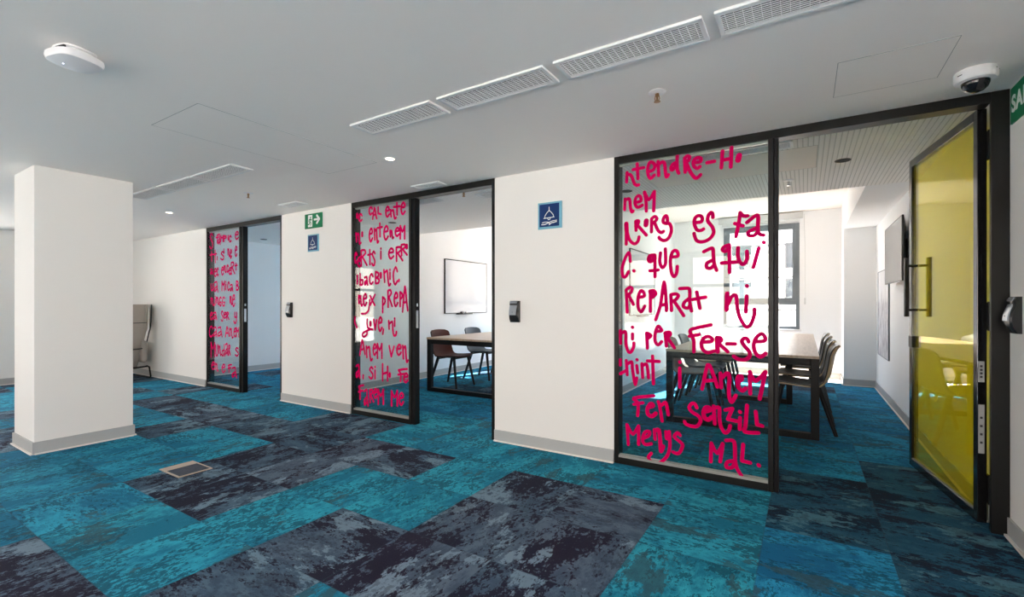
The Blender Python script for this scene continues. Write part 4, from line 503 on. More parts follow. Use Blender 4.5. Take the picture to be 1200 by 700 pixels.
LETTERS_3 = '''10 -7384,2232 -7401,2254 -7423,2269 -7446,2249 -7457,2215 -7425,2173 -7389,2131 -7385,2093 -7394,2063 -7411,2047 -7432,2043 -7454,2060 -7471,2080;10 -7254,2234 -7250,2117;10 -7290,2196 -7218,2198;10 -7231,2228 -7212,2237 -7191,2239 -7186,2216 -7184,2180 -7176,2131 -7170,2090;10 -7188,2172 -7208,2162 -7227,2146 -7231,2119 -7224,2101 -7204,2115 -7184,2135;10 -7152,2131 -7152,2215;10 -7152,2215 -7138,2193 -7120,2175 -7102,2190 -7088,2210;10 -7088,2210 -7088,2126;10 -7062,2208 -7062,2124;10 -7062,2208 -7031,2201 -7002,2191 -7001,2180 -7014,2171 -7037,2167 -7058,2166;10 -6949,2180 -6949,2137;10 -6949,2199 -6947,2196;10 -6868,2171 -6876,2184 -6889,2194 -6905,2187 -6918,2170 -6922,2148 -6918,2126 -6908,2113 -6895,2107 -6880,2114 -6868,2123;10 -6753,2195 -6720,2194 -6687,2196 -6680,2208 -6687,2222 -6701,2233 -6720,2237 -6741,2224 -6758,2203 -6760,2178 -6753,2154 -6739,2138 -6720,2130 -6696,2140 -6677,2154;10 -7417,1999 -7413,1859;10 -7460,1952 -7375,1957;10 -7311,2014 -7307,1832;10 -7354,1953 -7270,1961;10 -7253,1915 -7256,1872;10 -7064,1960 -7082,1972 -7105,1980 -7129,1971 -7140,1953 -7107,1932 -7069,1909 -7065,1890 -7074,1875 -7092,1866 -7115,1865 -7138,1874 -7156,1885;10 -7064,1997 -7064,1957;10 -7064,2014 -7063,2011;10 -6961,2011 -6955,1927;10 -6955,1990 -6945,2000 -6934,2006 -6930,1990 -6928,1965 -6924,1931 -6919,1902 -6911,1904 -6904,1913;10 -6889,1946 -6875,1947 -6861,1952 -6859,1966 -6861,1982 -6867,1994 -6875,1997 -6884,1981 -6891,1955 -6891,1926 -6889,1899 -6883,1881 -6875,1873 -6865,1887 -6857,1903;10 -6759,1976 -6739,1977 -6719,1982 -6715,1998 -6719,2016 -6728,2031 -6739,2035 -6752,2016 -6762,1986 -6763,1953 -6759,1922 -6751,1901 -6739,1892 -6725,1907 -6713,1926;10 -7452,1734 -7429,1739 -7405,1740 -7399,1728 -7396,1710 -7387,1685 -7379,1664;10 -7400,1706 -7424,1701 -7447,1693 -7451,1679 -7443,1670 -7419,1677 -7396,1687;10 -7332,1698 -7306,1699 -7281,1704 -7276,1717 -7281,1732 -7292,1743 -7306,1747 -7323,1731 -7336,1707 -7337,1679 -7332,1654 -7321,1636 -7306,1629 -7288,1642 -7273,1658;10 -7220,1725 -7226,1742 -7234,1754 -7245,1743 -7255,1720 -7257,1690 -7255,1662 -7248,1645 -7238,1638 -7228,1648 -7220,1660;10 -7126,1712 -7105,1713 -7083,1717 -7079,1730 -7083,1745 -7092,1756 -7105,1759 -7118,1744 -7129,1720 -7130,1693 -7126,1668 -7117,1651 -7105,1644 -7090,1656 -7077,1672;10 -7061,1776 -7055,1700;10 -7055,1757 -7045,1767 -7034,1772 -7030,1758 -7028,1735 -7024,1704 -7019,1678 -7011,1679 -7004,1687;10 -6946,1758 -6952,1773 -6960,1784 -6971,1774 -6980,1754 -6982,1728 -6980,1702 -6973,1687 -6964,1681 -6954,1689 -6946,1701;10 -6924,1702 -6899,1703 -6875,1706 -6871,1717 -6875,1728 -6886,1738 -6899,1740 -6915,1728 -6927,1709 -6929,1687 -6924,1667 -6913,1653 -6899,1647 -6882,1657 -6869,1669;10 -6866,1808 -6862,1646;10 -6866,1808 -6842,1813 -6816,1814 -6798,1799 -6794,1779 -6823,1757 -6853,1739;10 -6843,1739 -6773,1651;10 -6739,1795 -6736,1703;10 -6768,1764 -6710,1768;10 -7435,1519 -7432,1481 -7426,1441 -7412,1427 -7396,1426 -7379,1432 -7366,1450 -7365,1487 -7366,1522;10 -7331,1538 -7300,1549 -7268,1552 -7260,1528 -7257,1492 -7244,1443 -7234,1402;10 -7262,1485 -7294,1473 -7326,1456 -7331,1429 -7320,1411 -7288,1426 -7257,1447;10 -7121,1422 -7121,1558;10 -7121,1558 -7105,1523 -7084,1496 -7064,1522 -7048,1557;10 -7048,1557 -7048,1421;10 -7009,1511 -7009,1430;10 -7009,1545 -7006,1539;10 -6917,1512 -6924,1530 -6934,1543 -6947,1531 -6959,1506 -6962,1474 -6959,1444 -6950,1426 -6939,1419 -6927,1429 -6917,1443;10 -6896,1491 -6872,1498 -6847,1500 -6841,1485 -6838,1462 -6829,1432 -6821,1407;10 -6843,1458 -6867,1451 -6891,1440 -6895,1424 -6887,1412 -6862,1422 -6838,1435;10 -6732,1548 -6732,1421;10 -6732,1548 -6709,1542 -6686,1532 -6684,1514 -6692,1496 -6711,1488 -6729,1484;10 -6726,1484 -6700,1476 -6676,1464 -6675,1444 -6686,1426 -6710,1421 -6732,1421;10 -7434,1316 -7424,1230;10 -7424,1295 -7408,1306 -7391,1313 -7385,1297 -7381,1271 -7375,1235 -7367,1206 -7354,1208 -7343,1218;10 -7311,1301 -7311,1211;10 -7311,1339 -7310,1333;10 -7276,1326 -7269,1240;10 -7269,1305 -7257,1316 -7244,1322 -7239,1307 -7236,1281 -7231,1246 -7225,1217 -7216,1219 -7207,1229;10 -7141,1308 -7152,1321 -7166,1327 -7180,1307 -7191,1277 -7191,1243 -7185,1213 -7169,1200 -7154,1201 -7144,1225 -7141,1251 -7153,1254 -7166,1251;10 -7042,1308 -7056,1320 -7074,1327 -7093,1307 -7107,1276 -7107,1243 -7099,1213 -7079,1200 -7058,1201 -7045,1225 -7042,1251 -7057,1254 -7074,1251;10 -6901,1333 -6896,1242;10 -6896,1311 -6886,1323 -6875,1329 -6871,1313 -6869,1286 -6865,1248 -6860,1218 -6852,1220 -6846,1230;10 -6826,1286 -6802,1289 -6778,1296 -6774,1315 -6778,1335 -6788,1351 -6802,1355 -6817,1332 -6829,1298 -6830,1259 -6826,1224 -6815,1200 -6802,1191 -6785,1209 -6771,1232;10 -7449,1058 -7423,1060 -7397,1065 -7392,1077 -7397,1091 -7408,1101 -7423,1103 -7440,1088 -7453,1065 -7454,1040 -7449,1017 -7438,1001 -7423,996 -7404,1008 -7389,1023;10 -7363,1093 -7332,1101 -7299,1104 -7291,1088 -7288,1062 -7276,1027 -7265,998;10 -7294,1056 -7326,1047 -7357,1034 -7362,1015 -7352,1002 -7319,1014 -7288,1030;10 -7090,1105 -7101,1118 -7115,1127 -7130,1113 -7136,1090 -7116,1065 -7093,1039 -7091,1015 -7097,995 -7107,983 -7121,980 -7135,990 -7145,1001;10 -7064,1071 -7039,1073 -7014,1077 -7010,1087 -7014,1097 -7025,1105 -7039,1107 -7055,1095 -7067,1077 -7069,1058 -7064,1039 -7053,1028 -7039,1023 -7021,1033 -7007,1044;10 -6988,1102 -6985,1003;10 -6988,1102 -6973,1106 -6955,1108 -6944,1099 -6941,1087 -6960,1072 -6980,1060;10 -6973,1061 -6928,1009;10 -6771,1109 -6776,1078 -6775,1048 -6752,1040 -6728,1048 -6722,1079 -6723,1110;10 -6723,1110 -6723,1050 -6728,987 -6748,962 -6771,956 -6787,969 -6797,986;10 -7382,863 -7397,886 -7419,902 -7448,885 -7472,853 -7478,811 -7472,772 -7454,750 -7430,742 -7403,757 -7382,775;10 -7351,874 -7323,886 -7294,890 -7286,868 -7283,833 -7272,787 -7263,748;10 -7289,826 -7318,813 -7346,795 -7351,769 -7341,752 -7312,769 -7283,790;10 -7230,878 -7194,889 -7157,894 -7148,872 -7144,837 -7130,792 -7118,753;10 -7151,830 -7187,817 -7223,799 -7229,774 -7216,757 -7180,773 -7144,795;10 -7026,757 -7005,836 -6981,906 -6965,883 -6951,833 -6937,796 -6927,768;10 -7006,809 -6947,818;10 -6908,883 -6898,776;10 -6898,857 -6882,871 -6864,879 -6858,860 -6855,829 -6848,785 -6840,749 -6827,752 -6816,764;10 -6792,837 -6768,839 -6744,846 -6740,860 -6744,875 -6754,887 -6768,889 -6783,872 -6795,845 -6797,816 -6792,790 -6782,773 -6768,766 -6751,781 -6737,798;10 -6730,768 -6730,898;10 -6730,898 -6716,865 -6697,840 -6679,866 -6665,899;10 -6665,899 -6665,770;10 -7431,444 -7431,658;10 -7431,658 -7407,605 -7377,564 -7346,608 -7323,662;10 -7323,662 -7323,451;10 -7298,625 -7296,560 -7291,492 -7279,470 -7265,469 -7250,481 -7239,512 -7238,577 -7239,636;10 -7210,619 -7202,510;10 -7202,593 -7190,608 -7177,616 -7172,597 -7170,564 -7165,519 -7159,483 -7149,486 -7141,499;10 -7053,645 -7054,591 -7053,530 -7046,499 -7040,482;10 -7057,563 -7082,561 -7109,552 -7118,523 -7117,494 -7107,480 -7092,479 -7073,504 -7057,530;10 -7019,645 -7000,658 -6980,663 -6975,638 -6973,598 -6965,546 -6959,502;10 -6976,590 -6996,576 -7015,555 -7018,526 -7012,507 -6992,525 -6973,550;10 -6936,635 -6934,496;10 -6936,635 -6924,641 -6910,644 -6901,632 -6899,615 -6914,594 -6930,577;10 -6924,577 -6888,506;10 -6681,601 -6697,611 -6716,617 -6738,605 -6748,586 -6718,568 -6685,549 -6681,530 -6690,514 -6705,504 -6725,501 -6745,508 -6761,516;10 -7406,325 -7369,329 -7333,336 -7326,349 -7333,362 -7348,371 -7369,372 -7393,355 -7411,332 -7414,307 -7406,284 -7390,270 -7369,265 -7343,279 -7322,295;10 -7298,359 -7291,271;10 -7291,338 -7278,350 -7265,358 -7260,342 -7258,316 -7253,280 -7247,251 -7237,253 -7228,264;10 -7111,309 -7076,313 -7041,321 -7034,335 -7041,350 -7056,360 -7076,361 -7098,343 -7116,317 -7118,289 -7111,264 -7096,248 -7076,243 -7051,258 -7031,276;10 -6857,371 -6903,363 -6945,353 -6938,342 -6921,325 -6922,288 -6926,254;10 -6950,311 -6877,326;10 -6843,319 -6806,333 -6768,339 -6758,317 -6754,282 -6740,236 -6727,198;10 -6761,274 -6799,260 -6837,239 -6843,213 -6830,196 -6791,215 -6754,239'''

def paths(s): return [(int(a.split()[0]) / 10, [tuple(int(c) / 1000 for c in q.split(',')) for q in a.split()[1:]]) for a in s.split(';')]
ZT = 2.298
def partition(xa, xg0, xg1, xm, xb, post, letters, label, rad):
    """xa..xb opening; glass xg0..xg1; second mullion profile to xm; right jamb starts at post"""
    t = thing('glass_partition', label, 'glass partition', (xa, 0, 0)); X = -xa
    f = MB()
    f.box(xa, xg0, 0.0, 0.10, 0, H).box(xg0, post, 0.0, 0.10, ZT, H)
    f.box(xg0, xg1, 0.0, 0.10, 0.0, 0.05)
    f.box(post, xb, 0.0, 0.03, 0, H).box(post + 0.027, xb, 0.03, 0.10, 0, H)
    f.xf(Matrix.Translation((X, 0, 0))).build('outer_frame', 'frame', t, bevel=0.003)
    MB().box(xg1, xg1 + 0.032, -0.002, 0.078, 0, ZT).xf(Matrix.Translation((X, 0, 0))).build('mullion', 'frame', t, bevel=0.003)
    j = MB().box(xg1 + 0.034, xm, 0.012, 0.082, 0, ZT).xf(Matrix.Translation((X, 0, 0))).build('door_jamb', 'black', t, bevel=0.003)
    MB().box(xm, xm + 0.002, 0.03, 0.06, 0.98, 1.16).box(xm, xm + 0.002, 0.035, 0.055, 1.2, 1.23).xf(Matrix.Translation((X, 0, 0))).build('strike_plate', 'chrome', j)
    MB().box(xg0, xg1, 0.014, 0.024, 0.05, ZT).xf(Matrix.Translation((X, 0, 0))).build('glass_pane', 'glass', t)
    b = MB().box(xg0, xg1, 0.004, 0.013, 0.05, 0.066).box(xg0, xg1, 0.025, 0.05, 0.05, 0.07).box(xg0, xg1, 0.025, 0.05, ZT - 0.015, ZT)
    b.xf(Matrix.Translation((X, 0, 0))).build('glazing_bead', 'bead', t)
    o = strokes(MB(), paths(letters), rad, lambda a, c, h: (a - xa, 0.0125 - h, c)).build('lettering', 'vinyl', t)
    o['label'] = 'pink brush lettering'
    return t
partition(-1.25, -1.215, -0.207, -0.149, 0.91, 0.838, LETTERS_1, 'large glass partition lettered in pink from -ntendre-ho to menys mal, beside the open yellow door', 0.0125)
partition(-4.30, -4.265, -3.418, -3.345, -2.36, -2.395, LETTERS_2, 'middle glass partition lettered in pink from cal ente to farem me, before the whiteboard room', 0.0125)
partition(-7.55, -7.515, -6.640, -6.565, -5.63, -5.665, LETTERS_3, 'farthest narrow-looking glass partition with pink lettering, next to the armchair wall', 0.0125)

# ------------------------------------------------------------------ yellow glass door, open into the room
def door():
    o = bpy.data.objects.new('door_1', None); COL.objects.link(o); struct(o)
    o['label'] = 'open black framed door with yellow film glass'; 
    o.location = (0.848, 0.108, 0); o.rotation_euler = (0, 0, math.radians(7.8))
    # local: leaf runs along +y from the hinge, its left face is x = -0.042
    Wd, z0, z1, st = 1.04, 0.012, 2.303, 0.046
    f = MB(); x0, x1 = -0.042, 0.0
    f.box(x0, x1, 0, st, z0, z1).box(x0, x1, Wd - st, Wd, z0, z1).box(x0, x1, st, Wd - st, z1 - 0.055, z1).box(x0, x1, st, Wd - st, z0, z0 + 0.055)
    f.build('door_frame', 'door_frame', o, bevel=0.003)
    gp = MB().box(-0.027, -0.017, st, Wd - st, z0 + 0.055, z1 - 0.055).build('yellow_glass_pane', 'yellow_glass', o)
    MB().box(x0 + 0.004, x0 + 0.02, st, Wd - st, z0 + 0.055, z0 + 0.060).build('glazing_bead', 'grey_frame', o)
    for xa_, xb_, xc_ in ((-0.104, -0.078, -0.027), (0.030, 0.054, -0.017)):
        h = MB().box(xa_, xb_, Wd - 0.130, Wd - 0.102, 1.13, 1.565); xm_ = (xa_ + xb_) / 2
        h.bar((xm_, Wd - 0.116, 1.505), (xc_, Wd - 0.116, 1.505), 0.009).bar((xm_, Wd - 0.116, 1.18), (xc_, Wd - 0.116, 1.18), 0.009)
        h.build('pull_handle', 'black', o, bevel=0.002)
    MB().box(-0.048, 0.006, Wd - st - 0.03, Wd - 0.004, 0.90, 0.985).build('lock_case', 'black', o, bevel=0.003)
    for zc in (2.10, 1.155, 0.20):
        MB().box(0.0, 0.020, -0.004, 0.045, zc - 0.075, zc + 0.075).bar((0.006, -0.010, zc - 0.08), (0.006, -0.010, zc + 0.08), 0.008).build('hinge', 'black', o)
    for za, zb in ((0.79, 0.905), (0.395, 0.665)):
        s_ = MB().box(-0.037, -0.011, -0.0008, 0.0, za, zb).build('sticker', 'label', o)
        q = MB()
        for k_ in range(4):
            zz = za + (zb - za) * (0.2 + 0.17 * k_); q.box(-0.030, -0.019, -0.0014, -0.0008, zz, zz + 0.012)
        q.build('print', 'dark', s_)
    return o
door()

# ------------------------------------------------------------------ ceiling fittings
def grille(x0, x1, y0, y1, z, label, group=None, nx=20, ny=11, cat='ventilation grille'):
    t = thing('ceiling_grille', label, cat, ((x0 + x1) / 2, (y0 + y1) / 2, z), group=group)
    a, b = (x1 - x0) / 2, (y1 - y0) / 2; e_ = 0.018
    f = MB().box(-a, a, -b, -b + e_, -0.012, 0.0).box(-a, a, b - e_, b, -0.012, 0.0).box(-a, -a + e_, -b + e_, b - e_, -0.012, 0).box(a - e_, a, -b + e_, b - e_, -0.012, 0)
    f.build('frame', 'grille', t, bevel=0.0015)
    MB().box(-a + e_, a - e_, -b + e_, b - e_, -0.0012, -0.0002).build('duct_shade', 'dark', t)  # dark sheet painted for the shade inside the duct
    s_ = MB()
    for k_ in range(nx):
        x = -a + e_ + (2 * a - 2 * e_) * (k_ + 0.5) / nx; s_.box(x - 0.0007, x + 0.0007, -b + e_, b - e_, -0.0102, -0.0052)
    for k_ in range(ny):
        y = -b + e_ + (2 * b - 2 * e_) * (k_ + 0.5) / ny; s_.box(-a + e_, a - e_, y - 0.0006, y + 0.0006, -0.0113, -0.0075)
    s_.build('louvres', 'grille', t); return t
GR = 'white grilles in the row on the corridor ceiling'
Y0, Y1 = -1.52, -1.335
grille(-2.43, -1.768, Y0, Y1, H, 'long white ceiling grille farthest left in the near row of grilles', GR)
grille(-1.715, -1.055, Y0, Y1, H, 'white ceiling grille second from the left in the near row', GR)
grille(-1.000, -0.345, Y0, Y1, H, 'white ceiling grille third from the left in the near row, above the lettered pier', GR)
grille(-0.300, 0.36, Y0, Y1, H, 'white ceiling grille cut off by the top edge of the photo', GR)
GL = 'white grilles on the ceiling behind the pillar'
Y0, Y1 = -1.49, -1.305
grille(-4.58, -3.92, Y0, Y1, H, 'white grille on the ceiling beyond the pillar, rightmost of its three', GL)
grille(-5.28, -4.62, Y0, Y1, H, 'white grille on the ceiling beyond the pillar, middle of its three', GL)
grille(-5.98, -5.32, Y0, Y1, H, 'white grille on the ceiling half hidden by the pillar top', GL)
grille(-3.2, -2.86, -0.20, -0.07, H, 'small white grille at the ceiling edge above the middle glass opening', None, 10, 6)
grille(-5.07, -4.72, -0.39, -0.25, H, 'small grey grille on the ceiling above the green exit sign', None, 10, 6)
grille(-1.15, -0.075, 0.30, 0.46, HS, 'white grille on the near room ceiling just inside the lettered glass', None, 30, 8)
grille(-4.1, -3.35, 0.30, 0.46, HS, 'white grille on the middle room ceiling beside the mullion', None, 22, 8)
grille(-2.89, -2.30, 0.41, 0.59, HS, 'white grille on the middle room ceiling at its right jamb', None, 16, 8)

def hatch(x0, x1, y0, y1, z, label):
    t = thing('ceiling_hatch', label, 'ceiling hatch', ((x0 + x1) / 2, (y0 + y1) / 2, z)); a, b = (x1 - x0) / 2, (y1 - y0) / 2
    s_ = 0.0028
    MB().box(-a, a, -b, -b + s_, -0.0010, 0).box(-a, a, b - s_, b, -0.0010, 0).box(-a, -a + s_, -b + s_, b - s_, -0.0010, 0).box(a - s_, a, -b + s_, b - s_, -0.0010, 0).build('seam', 'seam', t)
    MB().box(-a + s_, a - s_, -b + s_, b - s_, -0.0008, 0.0).build('panel', 'ceil', t); return t
hatch(-3.50, -2.90, -2.18, -0.88, H, 'long flush white ceiling hatch near the middle of the corridor')
hatch(0.128, 0.558, -0.795, -0.36, H, 'square flush white ceiling hatch left of the dome camera')
hatch(-1.22, 0.075, 0.52, 1.16, HS, 'smooth hatch panel in the grooved ceiling of the near room')

def sprinkler(x, y, z, label, m='brass'):
    t = thing('fire_sprinkler', label, 'sprinkler', (x, y, z))
    MB().lathe([(0.044, 0.0), (0.046, -0.004), (0.030, -0.009), (0.012, -0.010)]).build('escutcheon', 'white_plastic', t, smooth=True)
    b = MB().lathe([(0.010, -0.009), (0.011, -0.022), (0.006, -0.026), (0.005, -0.045), (0.007, -0.050)], n=16)
    b.bar((0.010, 0, -0.022), (0.013, 0, -0.036), 0.0022).bar((0.013, 0, -0.036), (0.005, 0, -0.050), 0.0022).bar((-0.010, 0, -0.022), (-0.013, 0, -0.036), 0.0022).bar((-0.013, 0, -0.036), (-0.005, 0, -0.050), 0.0022)
    b.build('body', m, t, smooth=True)
    MB().lathe([(0.016, -0.050), (0.017, -0.053), (0.004, -0.055)], n=18).build('deflector', m, t, smooth=True); return t
sprinkler(-0.671, -0.942, H, 'brass fire sprinkler with chrome ring, near, above the large lettered glass')
sprinkler(-4.79, -0.874, H, 'small brass fire sprinkler on the far ceiling above the exit sign')
sprinkler(-0.13, 1.50, HS, 'fire sprinkler under the grooved ceiling of the near room', 'chrome')
sprinkler(-2.918, 0.264, HS, 'tiny fire sprinkler on the middle room ceiling', 'brass')

def downlight(x, y, z, label, lit=True, r=0.042):
    t = thing('downlight', label, 'ceiling light', (x, y, z))
    MB().lathe([(r, 0.0), (r, -0.004), (r - 0.009, -0.005), (r - 0.010, -0.0005)], n=32).build('trim_ring', 'white_plastic' if lit else 'black', t, smooth=True)
    MB().lathe([(r - 0.010, -0.0006), (r - 0.010, -0.0022), (0.004, -0.0024)], n=32).build('lens', 'lamp' if lit else 'dark', t, smooth=True)
    if lit:
        d = bpy.data.lights.new('downlight_beam', 'SPOT'); d.energy = 10; d.color = (1.0, 0.82, 0.6); d.spot_size = math.radians(85); d.spot_blend = 0.6; d.shadow_soft_size = 0.03
        o = bpy.data.objects.new('downlight_beam', d); COL.objects.link(o); o.parent = t; o.location = (0, 0, -0.012)
    return t
downlight(-2.737, -0.895, H, 'small lit warm downlight on the ceiling left of the near grille row')
downlight(-6.637, -0.841, H, 'small lit warm downlight on the far ceiling near the farthest glass')
downlight(0.25, 1.05, HS, 'unlit black downlight in the grooved ceiling above the yellow door', False, 0.055)
downlight(-1.52, 1.12, HS, 'unlit black downlight behind the first lines of the large lettered glass', False, 0.055)
downlight(-4.87, 1.156, HS, 'unlit black downlight behind the middle lettered glass', False, 0.055)
downlight(-8.03, 1.148, HS, 'unlit black downlight on the ceiling of the farthest room', False, 0.055)

# wireless access point
t = thing('wireless_access_point', 'white rounded square wireless access point under the ceiling at upper left', 'access point', (-2.775, -2.735, H), math.radians(14))
def rsq(a, z, n=40, p=3.2):
    return [(a * math.copysign(abs(math.cos(2 * PI * i / n)) ** (2 / p), math.cos(2 * PI * i / n)), a * math.copysign(abs(math.sin(2 * PI * i / n)) ** (2 / p), math.sin(2 * PI * i / n)), z) for i in range(n)]
MB().loft([rsq(0.080, -0.024), rsq(0.088, -0.028), rsq(0.090, -0.042), rsq(0.084, -0.056), rsq(0.06, -0.063), rsq(0.01, -0.0645)]).build('cover', 'white_plastic', t, smooth=True)
MB().loft([rsq(0.066, 0.0), rsq(0.066, -0.006), rsq(0.058, -0.010), rsq(0.058, -0.024)]).build('mounting_bracket', 'white_plastic', t, smooth=True)
MB().box(-0.01, 0.045, -0.066, -0.057, -0.0235, -0.008).build('cable_port', 'dark', t)
MB().lathe([(0.003, -0.060), (0.003, -0.0650), (0.001, -0.0652)], (-0.025, -0.03, 0), 12).build('status_light', mat('status_led', (0.7, 0.75, 1), 0.3, emit=((0.75, 0.82, 1.0), 3.0), var=0.02), t)
# dome camera
t = thing('dome_camera', 'white dome security camera with smoked dome, over the yellow door', 'security camera', (0.700, -0.345, H), math.radians(20))
MB().lathe([(0.078, 0.0), (0.080, -0.006), (0.080, -0.040), (0.074, -0.050), (0.056, -0.054)], n=40).build('housing', 'white_plastic', t, smooth=True)
MB().lathe([(0.053, -0.052), (0.052, -0.066), (0.045, -0.083), (0.032, -0.095), (0.016, -0.102), (0.003, -0.103)], n=36).build('dome', 'dome', t, smooth=True)
MB().bar((-0.0804, -0.01, -0.024), (-0.074, -0.03, -0.024), 0.002).build('slot', 'dark', t)
for an in (-60, -35): MB().bar((0.0795 * math.cos(math.radians(an)), 0.0795 * math.sin(math.radians(an)), -0.018), (0.0812 * math.cos(math.radians(an)), 0.0812 * math.sin(math.radians(an)), -0.018), 0.0025).build('screw', 'dark', t)

# ------------------------------------------------------------------ wall fittings
def plane_front(x, z, y=0.0): return lambda a, c, h: (a, -h, c)
def bell_sign(x, z, s, label):
    t = thing('room_sign', label, 'sign', (x, 0, z)); a = s / 2; c_ = 0.105 * s / 0.224
    MB().box(-a, a, -0.010, 0.0, -a, a).build('backing_plate', 'sky_blue', t, bevel=0.001)
    p = MB().box(-a * 0.86, a * 0.80, -0.013, -0.010, -a * 0.84, a * 0.86).build('face_plate', 'navy', t, bevel=0.0008)
    k_ = a
    ic = [(1, [(-0.03 * k_, 0.62 * k_), (-0.03 * k_, 0.40 * k_)]), (1.5, [(-0.03 * k_, 0.38 * k_), (-0.03 * k_, 0.36 * k_)]),
          (1, [(-0.03 * k_, 0.36 * k_), (-0.22 * k_, 0.20 * k_), (-0.38 * k_, -0.02 * k_), (-0.40 * k_, -0.18 * k_)]), (1, [(-0.03 * k_, 0.36 * k_), (0.16 * k_, 0.20 * k_), (0.32 * k_, 0.0), (0.34 * k_, -0.16 * k_)]),
          (1, [(-0.48 * k_, -0.20 * k_), (0.40 * k_, -0.16 * k_)]), (1, [(-0.16 * k_, -0.20 * k_), (-0.10 * k_, -0.32 * k_), (0.02 * k_, -0.32 * k_), (0.08 * k_, -0.20 * k_)]),
          (1.4, [(-0.66 * k_, -0.66 * k_), (-0.40 * k_, -0.66 * k_), (-0.20 * k_, -0.60 * k_), (-0.04 * k_, -0.52 * k_)]), (1, [(-0.62 * k_, -0.52 * k_), (-0.36 * k_, -0.48 * k_), (-0.14 * k_, -0.50 * k_), (0.04 * k_, -0.68 * k_)]),
          (1.4, [(0.58 * k_, -0.52 * k_), (0.36 * k_, -0.56 * k_), (0.16 * k_, -0.58 * k_), (-0.02 * k_, -0.70 * k_)]), (1, [(0.60 * k_, -0.42 * k_), (0.30 * k_, -0.44 * k_), (0.08 * k_, -0.48 * k_), (-0.06 * k_, -0.60 * k_)])]
    strokes(MB(), ic, 0.0030 * s / 0.224, lambda a_, c2, h: (a_, -0.0131 - h * 0.3, c2)).build('bell_and_hands_symbol', 'sign_white', p)
    return t
bell_sign(-1.802, 1.962, 0.222, 'large navy sign with a white bell over hands, on the near white pier')
bell_sign(-4.975, 1.955, 0.205, 'small navy bell sign directly under the green exit sign')

def reader(x, z, label, rot=0.0, y=0.0):
    t = thing('card_reader', label, 'card reader', (x, y, z), rot); hh, ww = 0.093, 0.048
    def prof(zz):
        u = (zz + hh) / (2 * hh); return 0.022 + 0.026 * math.sin(PI * min(1, u * 1.15) ** 0.8) if u < 0.87 else 0.022 + 0.03 * (1 - u) / 0.13 * 0.45
    def shell(za, zb, inset, name, m):
        R = []
        for i in range(9):
            zz = za + (zb - za) * i / 8; d = prof(zz) - inset; w2 = ww - inset * 0.4
            R.append([(-w2, 0, zz), (w2, 0, zz), (w2, -d * 0.8, zz), (w2 * 0.82, -d, zz), (-w2 * 0.82, -d, zz), (-w2, -d * 0.8, zz)])
        return MB().loft(R).build(name, m, t, smooth=True)
    shell(-hh, hh, 0.003, 'body', 'reader_black')
    R = []
    for i in range(9):
        zz = -hh * 0.32 + (hh * 1.29) * i / 8; d = prof(zz) + 0.001
        R.append([(-ww * 0.98, -d * 0.8, zz), (-ww * 0.80, -d - 0.001, zz), (ww * 0.62, -d - 0.001, zz), (ww * 0.62, -d + 0.006, zz), (-ww * 0.80, -d + 0.006, zz), (-ww * 0.9, -d * 0.8 + 0.004, zz)])
    MB().loft(R).build('face_plate', 'reader_grey', t, smooth=True)
    MB().bar((-0.006, -prof(-0.02) - 0.003, -0.005), (-0.006, -prof(-0.02) + 0.002, -0.005), 0.003).build('indicator', 'reader_black', t)
    return t
reader(-2.140, 1.158, 'grey and black card reader on the near white pier beside the middle room')
reader(-5.440, 1.152, 'small grey and black card reader on the far white pier')
reader(0.91, 1.166, 'grey and black card reader cut off by the right edge of the photo', -PI / 2, -0.115)

# green exit sign with running figure and arrow
t = thing('exit_sign', 'green exit sign with running figure and white arrow, on the far pier', 'exit sign', (-4.971, 0, 2.219))
MB().box(-0.164, 0.164, -0.010, 0.0, -0.0875, 0.0875).build('panel', 'green', t, bevel=0.001)
pc = MB().box(-0.098, -0.016, -0.0112, -0.010, -0.070, 0.072)
strokes(pc, [(1, [(0.024, 0.012), (0.085, 0.012)]), (1, [(0.085, 0.0125), (0.118, 0.012)])], 0.012, lambda a, c, h: (a, -0.0102 - h, c))
strokes(pc, [(1, [(0.072, 0.055), (0.118, 0.012)]), (1, [(0.118, 0.012), (0.072, -0.032)])], 0.014, lambda a, c, h: (a, -0.0102 - h, c))
pc.build('doorway_and_arrow', 'sign_white', t)
strokes(MB(), [(1.7, [(-0.050, 0.042), (-0.049, 0.043)]), (1.3, [(-0.054, 0.026), (-0.062, -0.006)]), (0.9, [(-0.054, 0.022), (-0.034, 0.010), (-0.026, 0.020)]), (0.9, [(-0.056, 0.022), (-0.078, 0.016), (-0.080, -0.002)]),
               (1.0, [(-0.062, -0.008), (-0.042, -0.022), (-0.048, -0.050)]), (1.0, [(-0.064, -0.008), (-0.070, -0.034), (-0.090, -0.040)])], 0.0062, lambda a, c, h: (a, -0.0114 - h, c)).build('running_figure', 'green', t)

# SALIDA sign on the right wall
t = thing('exit_text_sign', 'green SALIDA sign cut off by the photo at the upper right wall', 'exit sign', (0.91, -0.032, 2.245))
MB().box(-0.008, 0.0, -0.46, 0.0, -0.092, 0.092).build('panel', 'green', t, bevel=0.001)
fc = bpy.data.curves.new('salida', 'FONT'); fc.body = 'SALIDA'; fc.size = 0.118; fc.extrude = 0.0008; fc.offset = 0.0035; fc.space_character = 1.12
fo = bpy.data.objects.new('salida_text', fc); COL.objects.link(fo); bpy.context.view_layer.update()
tm = bpy.data.meshes.new_from_object(fo.evaluated_get(bpy.context.evaluated_depsgraph_get())); bpy.data.objects.remove(fo)
tm.materials.clear(); tm.materials.append(M['sign_white'])
to = bpy.data.objects.new('salida_lettering', tm); COL.objects.link(to); to.parent = t
to.rotation_euler = (PI / 2, 0, -PI / 2); to.location = (-0.0092, -0.022, -0.036)

